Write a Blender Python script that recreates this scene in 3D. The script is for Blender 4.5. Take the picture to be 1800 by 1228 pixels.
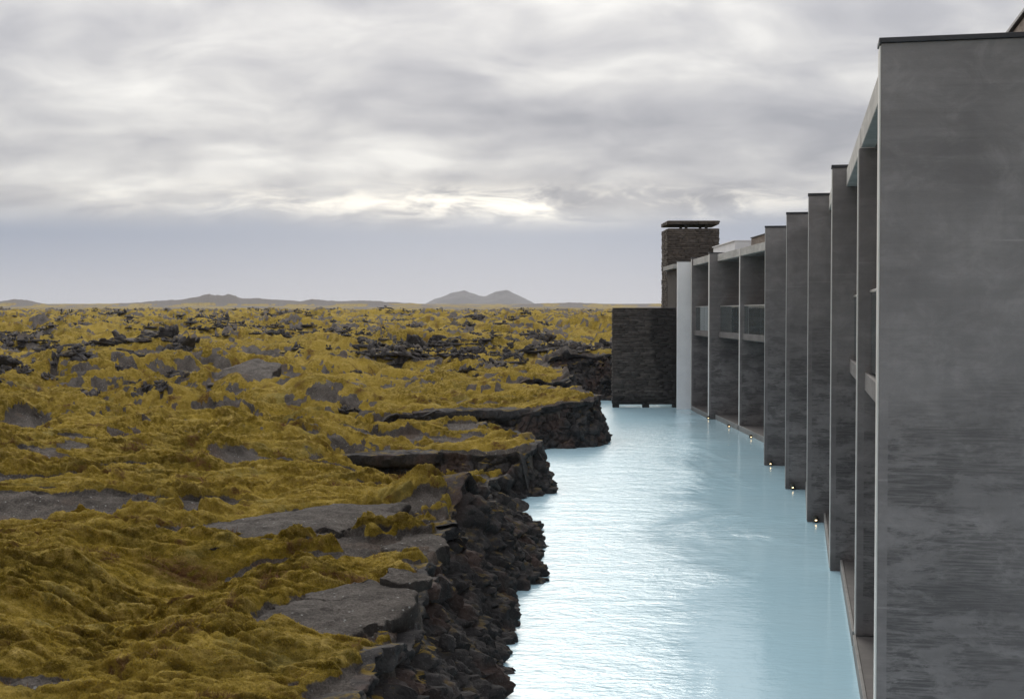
import bpy, bmesh, math, random
import numpy as np
from mathutils import Vector, Matrix

R = math.radians
scene = bpy.context.scene
for o in list(bpy.data.objects):
    bpy.data.objects.remove(o)
COL = scene.collection
random.seed(7)
RNG = np.random.default_rng(11)
EYE = 4.1                                   # eye height above the lagoon

# ------------------------------------------------------------------ camera
cam_d = bpy.data.cameras.new('camera')
cam = bpy.data.objects.new('camera', cam_d)
COL.objects.link(cam)
cam_d.sensor_width = 36.0
cam_d.lens = 47.0
cam_d.clip_start = 0.1
cam_d.clip_end = 30000
cam.location = (0, 0, EYE)
cam.rotation_euler = (R(90 - 1.56), 0, 0)
scene.camera = cam

# ------------------------------------------------------------------ world: overcast sky
SUN_EL, SUN_AZ = 28.0, -6.0                 # sun behind the cloud deck, ahead of the camera
world = bpy.data.worlds.new('World')
scene.world = world
world.use_nodes = True
wn, wl = world.node_tree.nodes, world.node_tree.links
wn.clear()


def W(kind, **kw):
    n = wn.new(kind)
    for k, v in kw.items():
        setattr(n, k, v)
    return n


def wmath(op, a, b=None, c=None, clamp=False):
    n = W('ShaderNodeMath', operation=op, use_clamp=clamp)
    for i, v in enumerate((a, b, c)):
        if v is None:
            continue
        if isinstance(v, (int, float)):
            n.inputs[i].default_value = v
        else:
            wl.new(v, n.inputs[i])
    return n.outputs[0]


def wramp(fac, stops):
    n = W('ShaderNodeValToRGB')
    el = n.color_ramp.elements
    while len(el) < len(stops):
        el.new(0.5)
    for e, (p, c) in zip(el, stops):
        e.position = p
        e.color = (*c, 1) if len(c) == 3 else c
    wl.new(fac, n.inputs[0])
    return n.outputs[0]


def wmix(fac, a, b, mode='MIX'):
    n = W('ShaderNodeMix', data_type='RGBA', blend_type=mode)
    for s, v in ((n.inputs[0], fac), (n.inputs[6], a), (n.inputs[7], b)):
        if isinstance(v, (int, float)):
            s.default_value = v
        elif isinstance(v, tuple):
            s.default_value = (*v, 1)
        else:
            wl.new(v, s)
    return n.outputs[2]


tc = W('ShaderNodeTexCoord')
sep = W('ShaderNodeSeparateXYZ')
wl.new(tc.outputs['Generated'], sep.inputs[0])
sx, sy, sz = sep.outputs
zc = wmath('MAXIMUM', sz, 0.0)
den = wmath('ADD', zc, 0.28)
px = wmath('DIVIDE', sx, den)
py = wmath('DIVIDE', sy, den)
cmb = W('ShaderNodeCombineXYZ')
wl.new(px, cmb.inputs[0]); wl.new(py, cmb.inputs[1]); cmb.inputs[2].default_value = 3.7


def wnoise(scale, detail, rough, dist, offs, stretch=(1, 1, 1)):
    m = W('ShaderNodeMapping')
    m.inputs['Location'].default_value = offs
    m.inputs['Scale'].default_value = stretch
    wl.new(cmb.outputs[0], m.inputs[0])
    n = W('ShaderNodeTexNoise')
    n.inputs['Scale'].default_value = scale
    n.inputs['Detail'].default_value = detail
    n.inputs['Roughness'].default_value = rough
    n.inputs['Distortion'].default_value = dist
    wl.new(m.outputs[0], n.inputs[0])
    return n.outputs[0]


big = wnoise(2.1, 3, 0.5, 0.3, (1.3, 0.9, 0), (0.75, 1.1, 1))
fine = wnoise(6.0, 7, 0.5, 0.4, (4.1, 2.2, 0), (0.8, 1, 1))
mixn = wmath('ADD', wmath('MULTIPLY', big, 0.58), wmath('MULTIPLY', fine, 0.42))
clouds = wramp(mixn, [(0.36, (0.28, 0.285, 0.315)), (0.45, (0.385, 0.385, 0.405)), (0.53, (0.505, 0.50, 0.50)), (0.63, (0.69, 0.68, 0.655))])
# general brightening of the deck towards the hidden sun
dotn = W('ShaderNodeVectorMath', operation='DOT_PRODUCT')
nrm = W('ShaderNodeVectorMath', operation='NORMALIZE')
wl.new(tc.outputs['Generated'], nrm.inputs[0])
wl.new(nrm.outputs[0], dotn.inputs[0])
sunv = (math.sin(R(SUN_AZ)) * math.cos(R(SUN_EL)), math.cos(R(SUN_AZ)) * math.cos(R(SUN_EL)), math.sin(R(SUN_EL)))
dotn.inputs[1].default_value = sunv
glow = wmath('POWER', wmath('MAXIMUM', dotn.outputs['Value'], 0.0), 3.0)
# an overcast deck grows brighter towards the zenith
gain = wmath('ADD', wmath('MULTIPLY', glow, 0.14), wmath('ADD', 0.92, wmath('MULTIPLY', zc, 1.5)))
cg = W('ShaderNodeVectorMath', operation='SCALE')
wl.new(clouds, cg.inputs[0]); wl.new(gain, cg.inputs['Scale'])
deck = cg.outputs[0]
# thin breaks in the deck above the far haze band
slit = wmath('POWER', 2.718, wmath('MULTIPLY', wmath('POWER', wmath('ABSOLUTE', wmath('DIVIDE', wmath('SUBTRACT', sz, 0.079), 0.014)), 2.0), -1.0))
azm = wmath('POWER', 2.718, wmath('MULTIPLY', wmath('POWER', wmath('ABSOLUTE', wmath('DIVIDE', wmath('SUBTRACT', sx, 0.0), 0.24)), 2.0), -1.0))
brk = wnoise(8.0, 6, 0.6, 0.5, (7.7, 1.1, 0), (0.7, 1.0, 1))
brkm = W('ShaderNodeMapRange', interpolation_type='SMOOTHSTEP')
wl.new(brk, brkm.inputs[0]); brkm.inputs[1].default_value = 0.42; brkm.inputs[2].default_value = 0.66
opening = wmath('MULTIPLY', wmath('MULTIPLY', slit, azm), wmath('MULTIPLY', brkm.outputs[0], 0.95))
deck = wmix(opening, deck, (1.3, 1.23, 1.08))
# distant rain band under the deck
band = wramp(wmath('MULTIPLY', zc, 10.0), [(0.0, (0.48, 0.505, 0.565)), (0.22, (0.345, 0.385, 0.475)), (0.55, (0.26, 0.31, 0.415)), (1.0, (0.31, 0.345, 0.42))])
wob = wnoise(1.6, 3, 0.5, 0.2, (2.2, 6.6, 0), (1, .3, 1))
edge = W('ShaderNodeMapRange', interpolation_type='SMOOTHSTEP')
wl.new(wmath('ADD', sz, wmath('MULTIPLY', wmath('SUBTRACT', wob, 0.5), 0.03)), edge.inputs[0])
edge.inputs[1].default_value = 0.057; edge.inputs[2].default_value = 0.085
bnd = wmix(wmath('MULTIPLY', azm, 0.28), band, (0.72, 0.73, 0.77))
col = wmix(edge.outputs[0], bnd, deck)
# below the horizon
low = W('ShaderNodeMapRange')
wl.new(sz, low.inputs[0]); low.inputs[1].default_value = -0.06; low.inputs[2].default_value = -0.01
col = wmix(low.outputs[0], (0.12, 0.11, 0.09), col)
sky = W('ShaderNodeTexSky', sky_type='NISHITA')
sky.sun_disc = False
sky.sun_elevation = R(SUN_EL)
sky.sun_rotation = R(SUN_AZ)
bg1 = W('ShaderNodeBackground'); wl.new(sky.outputs[0], bg1.inputs[0]); bg1.inputs[1].default_value = 0.05
bg2 = W('ShaderNodeBackground'); wl.new(col, bg2.inputs[0]); bg2.inputs[1].default_value = 1.0
ms = W('ShaderNodeMixShader'); ms.inputs[0].default_value = 0.93
wl.new(bg1.outputs[0], ms.inputs[1]); wl.new(bg2.outputs[0], ms.inputs[2])
wo = W('ShaderNodeOutputWorld'); wl.new(ms.outputs[0], wo.inputs[0])

# ------------------------------------------------------------------ sun, veiled by cloud
sd = bpy.data.lights.new('sun', 'SUN')
sd.energy = 1.3
sd.angle = R(30)
sd.color = (1.0, 0.95, 0.86)
sun = bpy.data.objects.new('sun', sd)
COL.objects.link(sun)
sun.rotation_euler = Vector((-sunv[0], -sunv[1], -sunv[2])).to_track_quat('-Z', 'Y').to_euler()
sun.location = (0, 0, 60)

scene.view_settings.view_transform = 'Standard'
scene.view_settings.look = 'None'
scene.view_settings.gamma = 1
scene.view_settings.exposure = 0.18
scene.view_settings.use_curve_mapping = False
scene.render.engine = 'CYCLES'
scene.cycles.use_denoising = True
scene.cycles.max_bounces = 6
scene.cycles.volume_bounces = 1


# ================================================================== noise (numpy)
def _h(ix, iy, iz, seed):
    h = (ix.astype(np.uint32) * np.uint32(374761393) + iy.astype(np.uint32) * np.uint32(668265263)
         + iz.astype(np.uint32) * np.uint32(2147483647 - 58) + np.uint32(seed * 974711 + 17))
    h = (h ^ (h >> np.uint32(13))) * np.uint32(1274126177)
    h = (h ^ (h >> np.uint32(16))) * np.uint32(2246822519)
    return h ^ (h >> np.uint32(15))


def perlin2(x, y, seed=0):
    x0 = np.floor(x); y0 = np.floor(y)
    fx = x - x0; fy = y - y0
    ix = x0.astype(np.int64); iy = y0.astype(np.int64)
    z = np.zeros_like(ix)
    u = fx * fx * fx * (fx * (fx * 6 - 15) + 10)
    v = fy * fy * fy * (fy * (fy * 6 - 15) + 10)

    def g(i, j):
        a = _h(ix + i, iy + j, z, seed) * (2 * np.pi / 4294967296.0)
        return np.cos(a) * (fx - i) + np.sin(a) * (fy - j)
    a = g(0, 0); b = g(1, 0); c = g(0, 1); d = g(1, 1)
    return 1.5 * ((a * (1 - u) + b * u) * (1 - v) + (c * (1 - u) + d * u) * v)


def fbm2(x, y, octv, seed=0, gain=0.5, lac=2.03):
    s = 0; a = 1; t = 0
    for o in range(octv):
        s = s + a * perlin2(x, y, seed + o * 7)
        t += a; a *= gain
        x = x * lac + 3.1; y = y * lac - 1.7
    return s / t


def vnoise3(x, y, z, seed=0):
    x0 = np.floor(x); y0 = np.floor(y); z0 = np.floor(z)
    fx = x - x0; fy = y - y0; fz = z - z0
    ix = x0.astype(np.int64); iy = y0.astype(np.int64); iz = z0.astype(np.int64)
    u = fx * fx * (3 - 2 * fx); v = fy * fy * (3 - 2 * fy); w = fz * fz * (3 - 2 * fz)
    r = 0
    for i in (0, 1):
        for j in (0, 1):
            for k in (0, 1):
                q = _h(ix + i, iy + j, iz + k, seed) / 4294967296.0
                r = r + q * (u if i else 1 - u) * (v if j else 1 - v) * (w if k else 1 - w)
    return r * 2 - 1


def fbm3(p, sc, octv, seed=0, gain=0.5):
    s = 0; a = 1; t = 0; f = sc
    for o in range(octv):
        s = s + a * vnoise3(p[:, 0] * f, p[:, 1] * f, p[:, 2] * f, seed + o * 5)
        t += a; a *= gain; f *= 2.07
    return s / t


def worley3(p, sc, seed=0):
    """nearest and second nearest cell distance and a random value for the cell"""
    q = p * sc
    c = np.floor(q).astype(np.int64)
    f1 = np.full(len(p), 9.0); f2 = f1.copy(); cid = np.zeros(len(p))
    for i in (-1, 0, 1):
        for j in (-1, 0, 1):
            for k in (-1, 0, 1):
                a, b, d = c[:, 0] + i, c[:, 1] + j, c[:, 2] + k
                h1 = _h(a, b, d, seed) / 4294967296.0
                h2 = _h(a, b, d, seed + 31) / 4294967296.0
                h3 = _h(a, b, d, seed + 77) / 4294967296.0
                dd = np.sqrt((a + h1 - q[:, 0])**2 + (b + h2 - q[:, 1])**2 + (d + h3 - q[:, 2])**2)
                near = dd < f1
                f2 = np.where(near, f1, np.minimum(f2, dd))
                cid = np.where(near, h1 * 0.5 + h3 * 0.5, cid)
                f1 = np.where(near, dd, f1)
    return f1, f2, cid


def sstep(a, b, x):
    t = np.clip((x - a) / (b - a), 0, 1)
    return t * t * (3 - 2 * t)


# ================================================================== mesh helpers
def tag(o, label=None, cat=None, group=None, kind=None):
    if label: o['label'] = label
    if cat: o['category'] = cat
    if group: o['group'] = group
    if kind: o['kind'] = kind
    return o


def link(name, me, mat=None, parent=None):
    o = bpy.data.objects.new(name, me)
    COL.objects.link(o)
    if mat is not None:
        me.materials.append(mat)
    if parent is not None:
        o.parent = parent
    return o


def empty(name, loc=(0, 0, 0)):
    o = bpy.data.objects.new(name, None)
    o.empty_display_size = 0.3
    o.location = loc
    COL.objects.link(o)
    return o


def np_mesh(name, verts, quads, smooth=True, attrs=None):
    me = bpy.data.meshes.new(name)
    n = len(verts); m = len(quads); k = quads.shape[1]
    me.vertices.add(n)
    me.vertices.foreach_set('co', np.ascontiguousarray(verts, dtype=np.float32).ravel())
    me.loops.add(m * k)
    me.loops.foreach_set('vertex_index', np.ascontiguousarray(quads, dtype=np.int32).ravel())
    me.polygons.add(m)
    me.polygons.foreach_set('loop_start', np.arange(0, m * k, k, dtype=np.int32))
    me.polygons.foreach_set('loop_total', np.full(m, k, dtype=np.int32))
    if smooth:
        me.polygons.foreach_set('use_smooth', np.ones(m, dtype=bool))
    me.update(calc_edges=True)
    for an, av in (attrs or {}).items():
        a = me.attributes.new(an, 'FLOAT', 'POINT')
        a.data.foreach_set('value', np.ascontiguousarray(av, dtype=np.float32))
    return me


def grid_quads(nr, nc):
    i = np.arange(nr * nc).reshape(nr, nc)
    return np.stack([i[:-1, :-1], i[:-1, 1:], i[1:, 1:], i[1:, :-1]], -1).reshape(-1, 4)


# ================================================================== materials
def new_mat(name):
    m = bpy.data.materials.new(name)
    m.use_nodes = True
    nt = m.node_tree
    nt.nodes.clear()
    return m, nt


class NT:
    def __init__(s, nt):
        s.nt = nt

    def n(s, kind, **kw):
        x = s.nt.nodes.new(kind)
        for k, v in kw.items():
            setattr(x, k, v)
        return x

    def put(s, sock, v):
        if v is None:
            return
        if isinstance(v, (int, float)):
            sock.default_value = v
        elif isinstance(v, tuple):
            sock.default_value = (*v, 1) if (len(v) == 3 and sock.type == 'RGBA') else v
        else:
            s.nt.links.new(v, sock)

    def m(s, op, a, b=None, c=None, clamp=False):
        x = s.n('ShaderNodeMath', operation=op, use_clamp=clamp)
        for i, v in enumerate((a, b, c)):
            s.put(x.inputs[i], v)
        return x.outputs[0]

    def mix(s, f, a, b, mode='MIX'):
        x = s.n('ShaderNodeMix', data_type='RGBA', blend_type=mode)
        s.put(x.inputs[0], f); s.put(x.inputs[6], a); s.put(x.inputs[7], b)
        return x.outputs[2]

    def pos(s, scale=(1, 1, 1), rot=(0, 0, 0), obj=False):
        if obj:
            src = s.n('ShaderNodeTexCoord').outputs['Object']
        else:
            src = s.n('ShaderNodeNewGeometry').outputs['Position']
        mp = s.n('ShaderNodeMapping')
        mp.inputs['Scale'].default_value = scale
        mp.inputs['Rotation'].default_value = rot
        s.nt.links.new(src, mp.inputs[0])
        return mp.outputs[0]

    def noise(s, vec, scale, detail=4, rough=0.5, dist=0.0):
        x = s.n('ShaderNodeTexNoise')
        s.put(x.inputs['Vector'], vec)
        x.inputs['Scale'].default_value = scale
        x.inputs['Detail'].default_value = detail
        x.inputs['Roughness'].default_value = rough
        x.inputs['Distortion'].default_value = dist
        return x.outputs[0]

    def voro(s, vec, scale, feature='F1', out='Distance'):
        x = s.n('ShaderNodeTexVoronoi', feature=feature)
        s.put(x.inputs['Vector'], vec)
        x.inputs['Scale'].default_value = scale
        return x.outputs[out]

    def rng(s, v, a, b, c=0.0, d=1.0, smooth=True):
        x = s.n('ShaderNodeMapRange', interpolation_type='SMOOTHSTEP' if smooth else 'LINEAR')
        s.put(x.inputs[0], v)
        for i, q in enumerate((a, b, c, d)):
            x.inputs[i + 1].default_value = q
        return x.outputs[0]

    def ramp(s, f, stops):
        x = s.n('ShaderNodeValToRGB')
        el = x.color_ramp.elements
        while len(el) < len(stops):
            el.new(0.5)
        for e, (p, c) in zip(el, stops):
            e.position = p; e.color = (*c, 1)
        s.put(x.inputs[0], f)
        return x.outputs[0]

    def attr(s, name):
        return s.n('ShaderNodeAttribute', attribute_name=name).outputs['Fac']

    def bump(s, h, strength, dist, normal=None):
        x = s.n('ShaderNodeBump')
        x.inputs['Strength'].default_value = strength
        x.inputs['Distance'].default_value = dist
        s.put(x.inputs['Height'], h)
        s.put(x.inputs['Normal'], normal)
        return x.outputs[0]

    def out(s, color, rough=0.9, normal=None, spec=0.3, metal=0.0, emit=None, estr=0.0, sheen=None):
        b = s.n('ShaderNodeBsdfPrincipled')
        s.put(b.inputs['Base Color'], color)
        s.put(b.inputs['Roughness'], rough)
        s.put(b.inputs['Normal'], normal)
        s.put(b.inputs['Metallic'], metal)
        s.put(b.inputs['Specular IOR Level'], spec)
        if emit:
            s.put(b.inputs['Emission Color'], emit)
            s.put(b.inputs['Emission Strength'], estr)
        if sheen:
            s.put(b.inputs['Sheen Weight'], sheen)
            b.inputs['Sheen Roughness'].default_value = 0.6
            b.inputs['Sheen Tint'].default_value = (0.8, 0.65, 0.3, 1)
        o = s.n('ShaderNodeOutputMaterial')
        s.nt.links.new(b.outputs[0], o.inputs[0])
        return b


def rock_color(T, p):
    n1 = T.noise(p, 2.6, 6, 0.6)
    n2 = T.noise(p, 42, 5, 0.7)
    base = T.mix(T.rng(n1, 0.35, 0.65), (0.135, 0.118, 0.105), (0.245, 0.217, 0.193))
    base = T.mix(T.rng(n2, 0.42, 0.64), T.mix(0.5, base, (0.03, 0.028, 0.028)), base)
    spk = T.voro(p, 13)
    spk2 = T.noise(p, 4, 3)
    base = T.mix(T.m('MULTIPLY', T.rng(spk, 0.20, 0.12), T.rng(spk2, 0.48, 0.6)), base, (0.42, 0.42, 0.40))
    lich = T.noise(p, 14, 5, 0.75)
    base = T.mix(T.m('MULTIPLY', T.rng(lich, 0.56, 0.66), 0.55), base, (0.21, 0.20, 0.165))
    return base


def make_ground_mat():
    m, nt = new_mat('moss_and_lava')
    T = NT(nt)
    p = T.pos()
    moss = T.attr('moss'); brown = T.attr('brown'); crest = T.attr('crest')
    rock = rock_color(T, p)
    v1 = T.noise(p, 1.3, 5, 0.6)
    v2 = T.noise(p, 11, 5, 0.65)
    v3 = T.noise(p, 0.33, 3, 0.5)
    green = T.mix(T.rng(v1, 0.33, 0.68), (0.205, 0.143, 0.012), (0.40, 0.275, 0.026))
    green = T.mix(T.rng(v2, 0.36, 0.66), T.mix(0.5, green, (0.055, 0.040, 0.004)), green)
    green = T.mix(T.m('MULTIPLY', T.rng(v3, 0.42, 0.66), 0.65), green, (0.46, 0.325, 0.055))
    # pale dry tips on the crests of the cushions; darker creases between paint in shade
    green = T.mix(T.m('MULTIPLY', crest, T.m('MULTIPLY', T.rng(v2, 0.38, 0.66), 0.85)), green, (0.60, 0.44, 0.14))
    v4 = T.noise(p, 48, 4, 0.7)
    green = T.mix(T.rng(v4, 0.54, 0.38, 0.0, 0.4), green, (0.045, 0.035, 0.006))
    green = T.mix(T.m('MULTIPLY', T.rng(T.noise(p, 0.8, 5, 0.65), 0.56, 0.68), 0.5), green, (0.27, 0.235, 0.085))
    v5 = T.noise(p, 120, 3, 0.7)
    green = T.mix(T.rng(v5, 0.52, 0.66, 0.0, 0.35), green, (0.55, 0.42, 0.16))
    soil = T.mix(T.noise(p, 30, 4, 0.7), (0.05, 0.022, 0.010), (0.15, 0.068, 0.03))
    green = T.mix(T.m('MULTIPLY', brown, T.rng(v2, 0.38, 0.55)), green, soil)
    e = T.m('ADD', moss, T.m('MULTIPLY', T.m('SUBTRACT', v2, 0.5), 0.5))
    mk = T.rng(e, 0.40, 0.56)
    col = T.mix(mk, T.mix(T.m('MULTIPLY', T.rng(v1, .5, .7), 0.35), rock, soil), green)
    fur = T.noise(p, 95, 5, 0.75)
    lump = T.noise(p, 23, 4, 0.6)
    b1 = T.bump(lump, 1.0, 0.065)
    b2 = T.bump(fur, 1.0, 0.022, b1)
    T.out(col, 1.0, b2, spec=0.05)
    return m


def make_cliff_mat(name='dark_lava_rock', redamt=0.42, k=1.0):
    m, nt = new_mat(name)
    T = NT(nt)
    p = T.pos()
    g = T.n('ShaderNodeNewGeometry')
    sepn = T.n('ShaderNodeSeparateXYZ')
    nt.links.new(g.outputs['Normal'], sepn.inputs[0])
    up = sepn.outputs[2]
    n1 = T.noise(p, 2.2, 5, 0.6)
    n2 = T.noise(p, 13, 5, 0.7)
    n3 = T.noise(p, 1.1, 4, 0.6)
    c = T.mix(T.rng(n1, 0.35, 0.66), tuple(v * k for v in (0.027, 0.025, 0.026)), tuple(v * k for v in (0.078, 0.072, 0.070)))
    c = T.mix(T.rng(n2, 0.4, 0.62), T.mix(0.55, c, (0.014, 0.013, 0.013)), c)
    red = T.mix(n2, (0.035, 0.013, 0.008), (0.105, 0.045, 0.025))
    c = T.mix(T.m('MULTIPLY', T.rng(n3, 0.50, 0.64), redamt), c, red)
    ms_ = T.m('MULTIPLY', T.rng(up, 0.55, 0.9), T.rng(T.noise(p, 3.1, 5, 0.65), 0.52, 0.62))
    c = T.mix(T.m('MULTIPLY', ms_, T.attr('mossy')), c, (0.15, 0.10, 0.014))
    spk = T.voro(p, 30)
    c = T.mix(T.m('MULTIPLY', T.rng(spk, 0.2, 0.1), 0.35), c, (0.2, 0.19, 0.17))
    sepp = T.n('ShaderNodeSeparateXYZ')
    nt.links.new(g.outputs['Position'], sepp.inputs[0])
    wet = T.rng(T.m('ADD', sepp.outputs[2], T.m('MULTIPLY', n1, 0.15)), 0.2, 0.07)
    c = T.mix(T.m('MULTIPLY', wet, 0.6), c, (0.012, 0.012, 0.013))
    b1 = T.bump(T.noise(p, 7, 6, 0.7), 0.8, 0.06)
    b2 = T.bump(T.noise(p, 55, 5, 0.75), 0.8, 0.015, b1)
    T.out(c, T.rng(wet, 0, 1, 0.9, 0.5), b2, spec=0.3)
    return m


def make_slab_mat():
    m, nt = new_mat('grey_lava_crust')
    T = NT(nt)
    p = T.pos()
    c = rock_color(T, p)
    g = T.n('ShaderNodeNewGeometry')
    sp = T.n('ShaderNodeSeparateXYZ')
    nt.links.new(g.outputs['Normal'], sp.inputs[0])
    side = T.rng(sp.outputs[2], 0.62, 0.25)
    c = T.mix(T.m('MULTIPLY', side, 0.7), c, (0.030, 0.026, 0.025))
    b1 = T.bump(T.noise(p, 14, 6, 0.75), 1.0, 0.06)
    b2 = T.bump(T.noise(p, 70, 5, 0.8), 1.0, 0.022, b1)
    T.out(c, 0.95, b2, spec=0.15)
    return m


def make_concrete(name, lo, hi, stain=0.6, streak=1.0, fin=False):
    m, nt = new_mat(name)
    T = NT(nt)
    p = T.pos()
    oi = T.n('ShaderNodeObjectInfo')
    off = T.n('ShaderNodeVectorMath', operation='ADD')
    nt.links.new(p, off.inputs[0])
    sc = T.n('ShaderNodeVectorMath', operation='SCALE')
    sc.inputs[0].default_value = (13, 7, 0)
    nt.links.new(oi.outputs['Random'], sc.inputs['Scale'])
    nt.links.new(sc.outputs[0], off.inputs[1])
    q = off.outputs[0]

    def mp(scale):
        x = T.n('ShaderNodeMapping')
        x.inputs['Scale'].default_value = scale
        nt.links.new(q, x.inputs[0])
        return x.outputs[0]
    n1 = T.noise(mp((0.8, 0.8, 1.1)), 1.0, 5, 0.55)
    hs = T.noise(mp((0.7, 0.7, 9.0)), 1.0, 5, 0.62, 0.3)
    hs2 = T.noise(mp((1.6, 1.6, 34.0)), 1.0, 3, 0.6, 0.15)
    vs = T.noise(mp((7.0, 7.0, 0.35)), 1.0, 4, 0.6, 0.2)
    gr = T.noise(q, 60, 4, 0.7)
    c = T.mix(T.rng(n1, 0.3, 0.7), lo, hi)
    c = T.mix(T.m('MULTIPLY', T.rng(hs, 0.40, 0.7), 0.32 * streak), c, tuple(v * 1.25 for v in hi))
    c = T.mix(T.m('MULTIPLY', T.rng(vs, 0.50, 0.75), 0.12 * streak), c, tuple(v * 0.75 for v in lo))
    mot = T.noise(mp((2.6, 2.6, 3.4)), 1.0, 9, 0.7, 0.6)
    c = T.mix(T.rng(mot, 0.36, 0.62, 0.28, 0.0), c, tuple(v * 0.72 for v in lo))
    c = T.mix(T.rng(mot, 0.50, 0.70, 0.0, 0.35), c, tuple(v * 1.22 for v in hi))
    # damp, blotched staining that climbs from the lagoon
    sepp = T.n('ShaderNodeSeparateXYZ')
    nt.links.new(T.n('ShaderNodeNewGeometry').outputs['Position'], sepp.inputs[0])
    z = sepp.outputs[2]
    damp = T.rng(T.m('ADD', z, T.m('MULTIPLY', T.m('SUBTRACT', n1, 0.5), 3.0)), 4.6, 2.2)
    blot = T.noise(mp((1.5, 1.5, 4.2)), 1.0, 10, 0.74, 0.3)
    crisp = T.noise(mp((3.0, 3.0, 60.0)), 1.0, 6, 0.7, 0.1)
    st = T.m('MULTIPLY', damp, T.m('MULTIPLY', T.rng(blot, 0.44, 0.55), stain))
    st = T.m('MULTIPLY', st, T.rng(crisp, 0.36, 0.60, 0.25, 1.0))
    if fin:
        # a cast corner band along the water edge that stays clean, and pale pour joints
        lx = T.attr('lx')
        band = T.rng(T.m('ADD', lx, T.m('MULTIPLY', T.m('SUBTRACT', vs, 0.5), 0.02)), 0.085, 0.075)
        st = T.m('MULTIPLY', st, T.m('SUBTRACT', 1.0, T.m('MULTIPLY', band, 0.8)))
        st = T.m('MULTIPLY', st, T.rng(lx, 0.25, 1.6, 1.0, 0.55))
        for zj in (1.58, 2.68, 4.72):
            jn = T.rng(T.m('ABSOLUTE', T.m('SUBTRACT', T.m('ADD', z, T.m('MULTIPLY', n1, 0.02)), zj)), 0.012, 0.004)
            c = T.mix(T.m('MULTIPLY', jn, T.rng(hs, 0.4, 0.6, 0.05, 0.5)), c, tuple(v * 1.35 for v in hi))
    c = T.mix(st, c, tuple(v * 0.42 for v in lo))
    c = T.mix(T.m('MULTIPLY', T.rng(gr, 0.55, 0.72), 0.25), c, tuple(v * 0.7 for v in lo))
    c = T.mix(T.m('MULTIPLY', T.rng(z, 0.35, 0.05), 0.55), c, tuple(v * 0.5 for v in lo))
    b = T.bump(T.m('ADD', T.m('MULTIPLY', hs2, 0.6), gr), 0.25, 0.006)
    T.out(c, T.rng(st, 0, 1, 0.72, 0.55), b, spec=0.3)
    return m


def make_plain(name, color, rough=0.6, metal=0.0, var=0.12, scale=5.0, spec=0.4):
    m, nt = new_mat(name)
    T = NT(nt)
    p = T.pos()
    n = T.noise(p, scale, 5, 0.6)
    c = T.mix(T.rng(n, 0.3, 0.7), tuple(v * (1 - var) for v in color), tuple(v * (1 + var) for v in color))
    T.out(c, rough, T.bump(T.noise(p, scale * 8, 3), 0.1, 0.004), spec=spec, metal=metal)
    return m


def make_water():
    m, nt = new_mat('milky_lagoon_water')
    T = NT(nt)
    p = T.pos()
    cl = T.noise(p, 0.12, 3, 0.5)
    c = T.mix(T.rng(cl, 0.3, 0.7), (0.455, 0.695, 0.81), (0.50, 0.72, 0.82))
    # the lee of the building lies calm, open water is ruffled by the wind
    sp = T.n('ShaderNodeSeparateXYZ')
    nt.links.new(p, sp.inputs[0])
    lee = T.m('SUBTRACT', T.m('ADD', T.m('MULTIPLY', sp.outputs[1], 0.155), 1.25), sp.outputs[0])
    gust = T.noise(T.pos((0.22, 0.13, 1)), 1.0, 4, 0.6, 0.8)
    ruff = T.rng(T.m('ADD', lee, T.m('MULTIPLY', T.m('SUBTRACT', gust, 0.5), 8.0)), 0.5, 2.6)
    calm = T.m('ADD', 0.22, T.m('MULTIPLY', ruff, 0.78))
    w1 = T.noise(T.pos((5.0, 8.0, 1), (0, 0, 0.25)), 1.0, 3, 0.55, 0.4)
    w2 = T.noise(T.pos((17.0, 25.0, 1), (0, 0, -0.2)), 1.0, 3, 0.6, 0.3)
    w3 = T.noise(T.pos((1.1, 2.0, 1), (0, 0, 0.1)), 1.0, 2, 0.5)
    h = T.m('ADD', T.m('ADD', T.m('MULTIPLY', w1, 1.0), T.m('MULTIPLY', w2, 0.33)), T.m('MULTIPLY', w3, 1.6))
    h = T.m('MULTIPLY', h, calm)
    b = T.bump(h, 1.0, 0.017)
    bs = T.out(c, T.m('ADD', 0.07, T.m('MULTIPLY', ruff, 0.13)), b, spec=0.5)
    bs.inputs['IOR'].default_value = 1.33
    return m


def make_glass(name='window_glass', satin=0.0):
    m, nt = new_mat(name)
    T = NT(nt)
    fr = T.n('ShaderNodeFresnel'); fr.inputs[0].default_value = 1.5
    tr = T.n('ShaderNodeBsdfTransparent'); tr.inputs[0].default_value = (0.62, 0.68, 0.68, 1)
    gl = T.n('ShaderNodeBsdfGlossy'); gl.inputs['Roughness'].default_value = 0.02
    gl.inputs['Color'].default_value = (0.9, 0.95, 0.95, 1)
    df = T.n('ShaderNodeBsdfDiffuse'); df.inputs[0].default_value = (0.13, 0.145, 0.15, 1)
    sat = T.n('ShaderNodeMixShader'); sat.inputs[0].default_value = satin
    nt.links.new(tr.outputs[0], sat.inputs[1]); nt.links.new(df.outputs[0], sat.inputs[2])
    mx = T.n('ShaderNodeMixShader')
    nt.links.new(T.m('MULTIPLY', fr.outputs[0], 1.0, clamp=True), mx.inputs[0])
    nt.links.new(sat.outputs[0], mx.inputs[1]); nt.links.new(gl.outputs[0], mx.inputs[2])
    o = T.n('ShaderNodeOutputMaterial')
    nt.links.new(mx.outputs[0], o.inputs[0])
    return m


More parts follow.
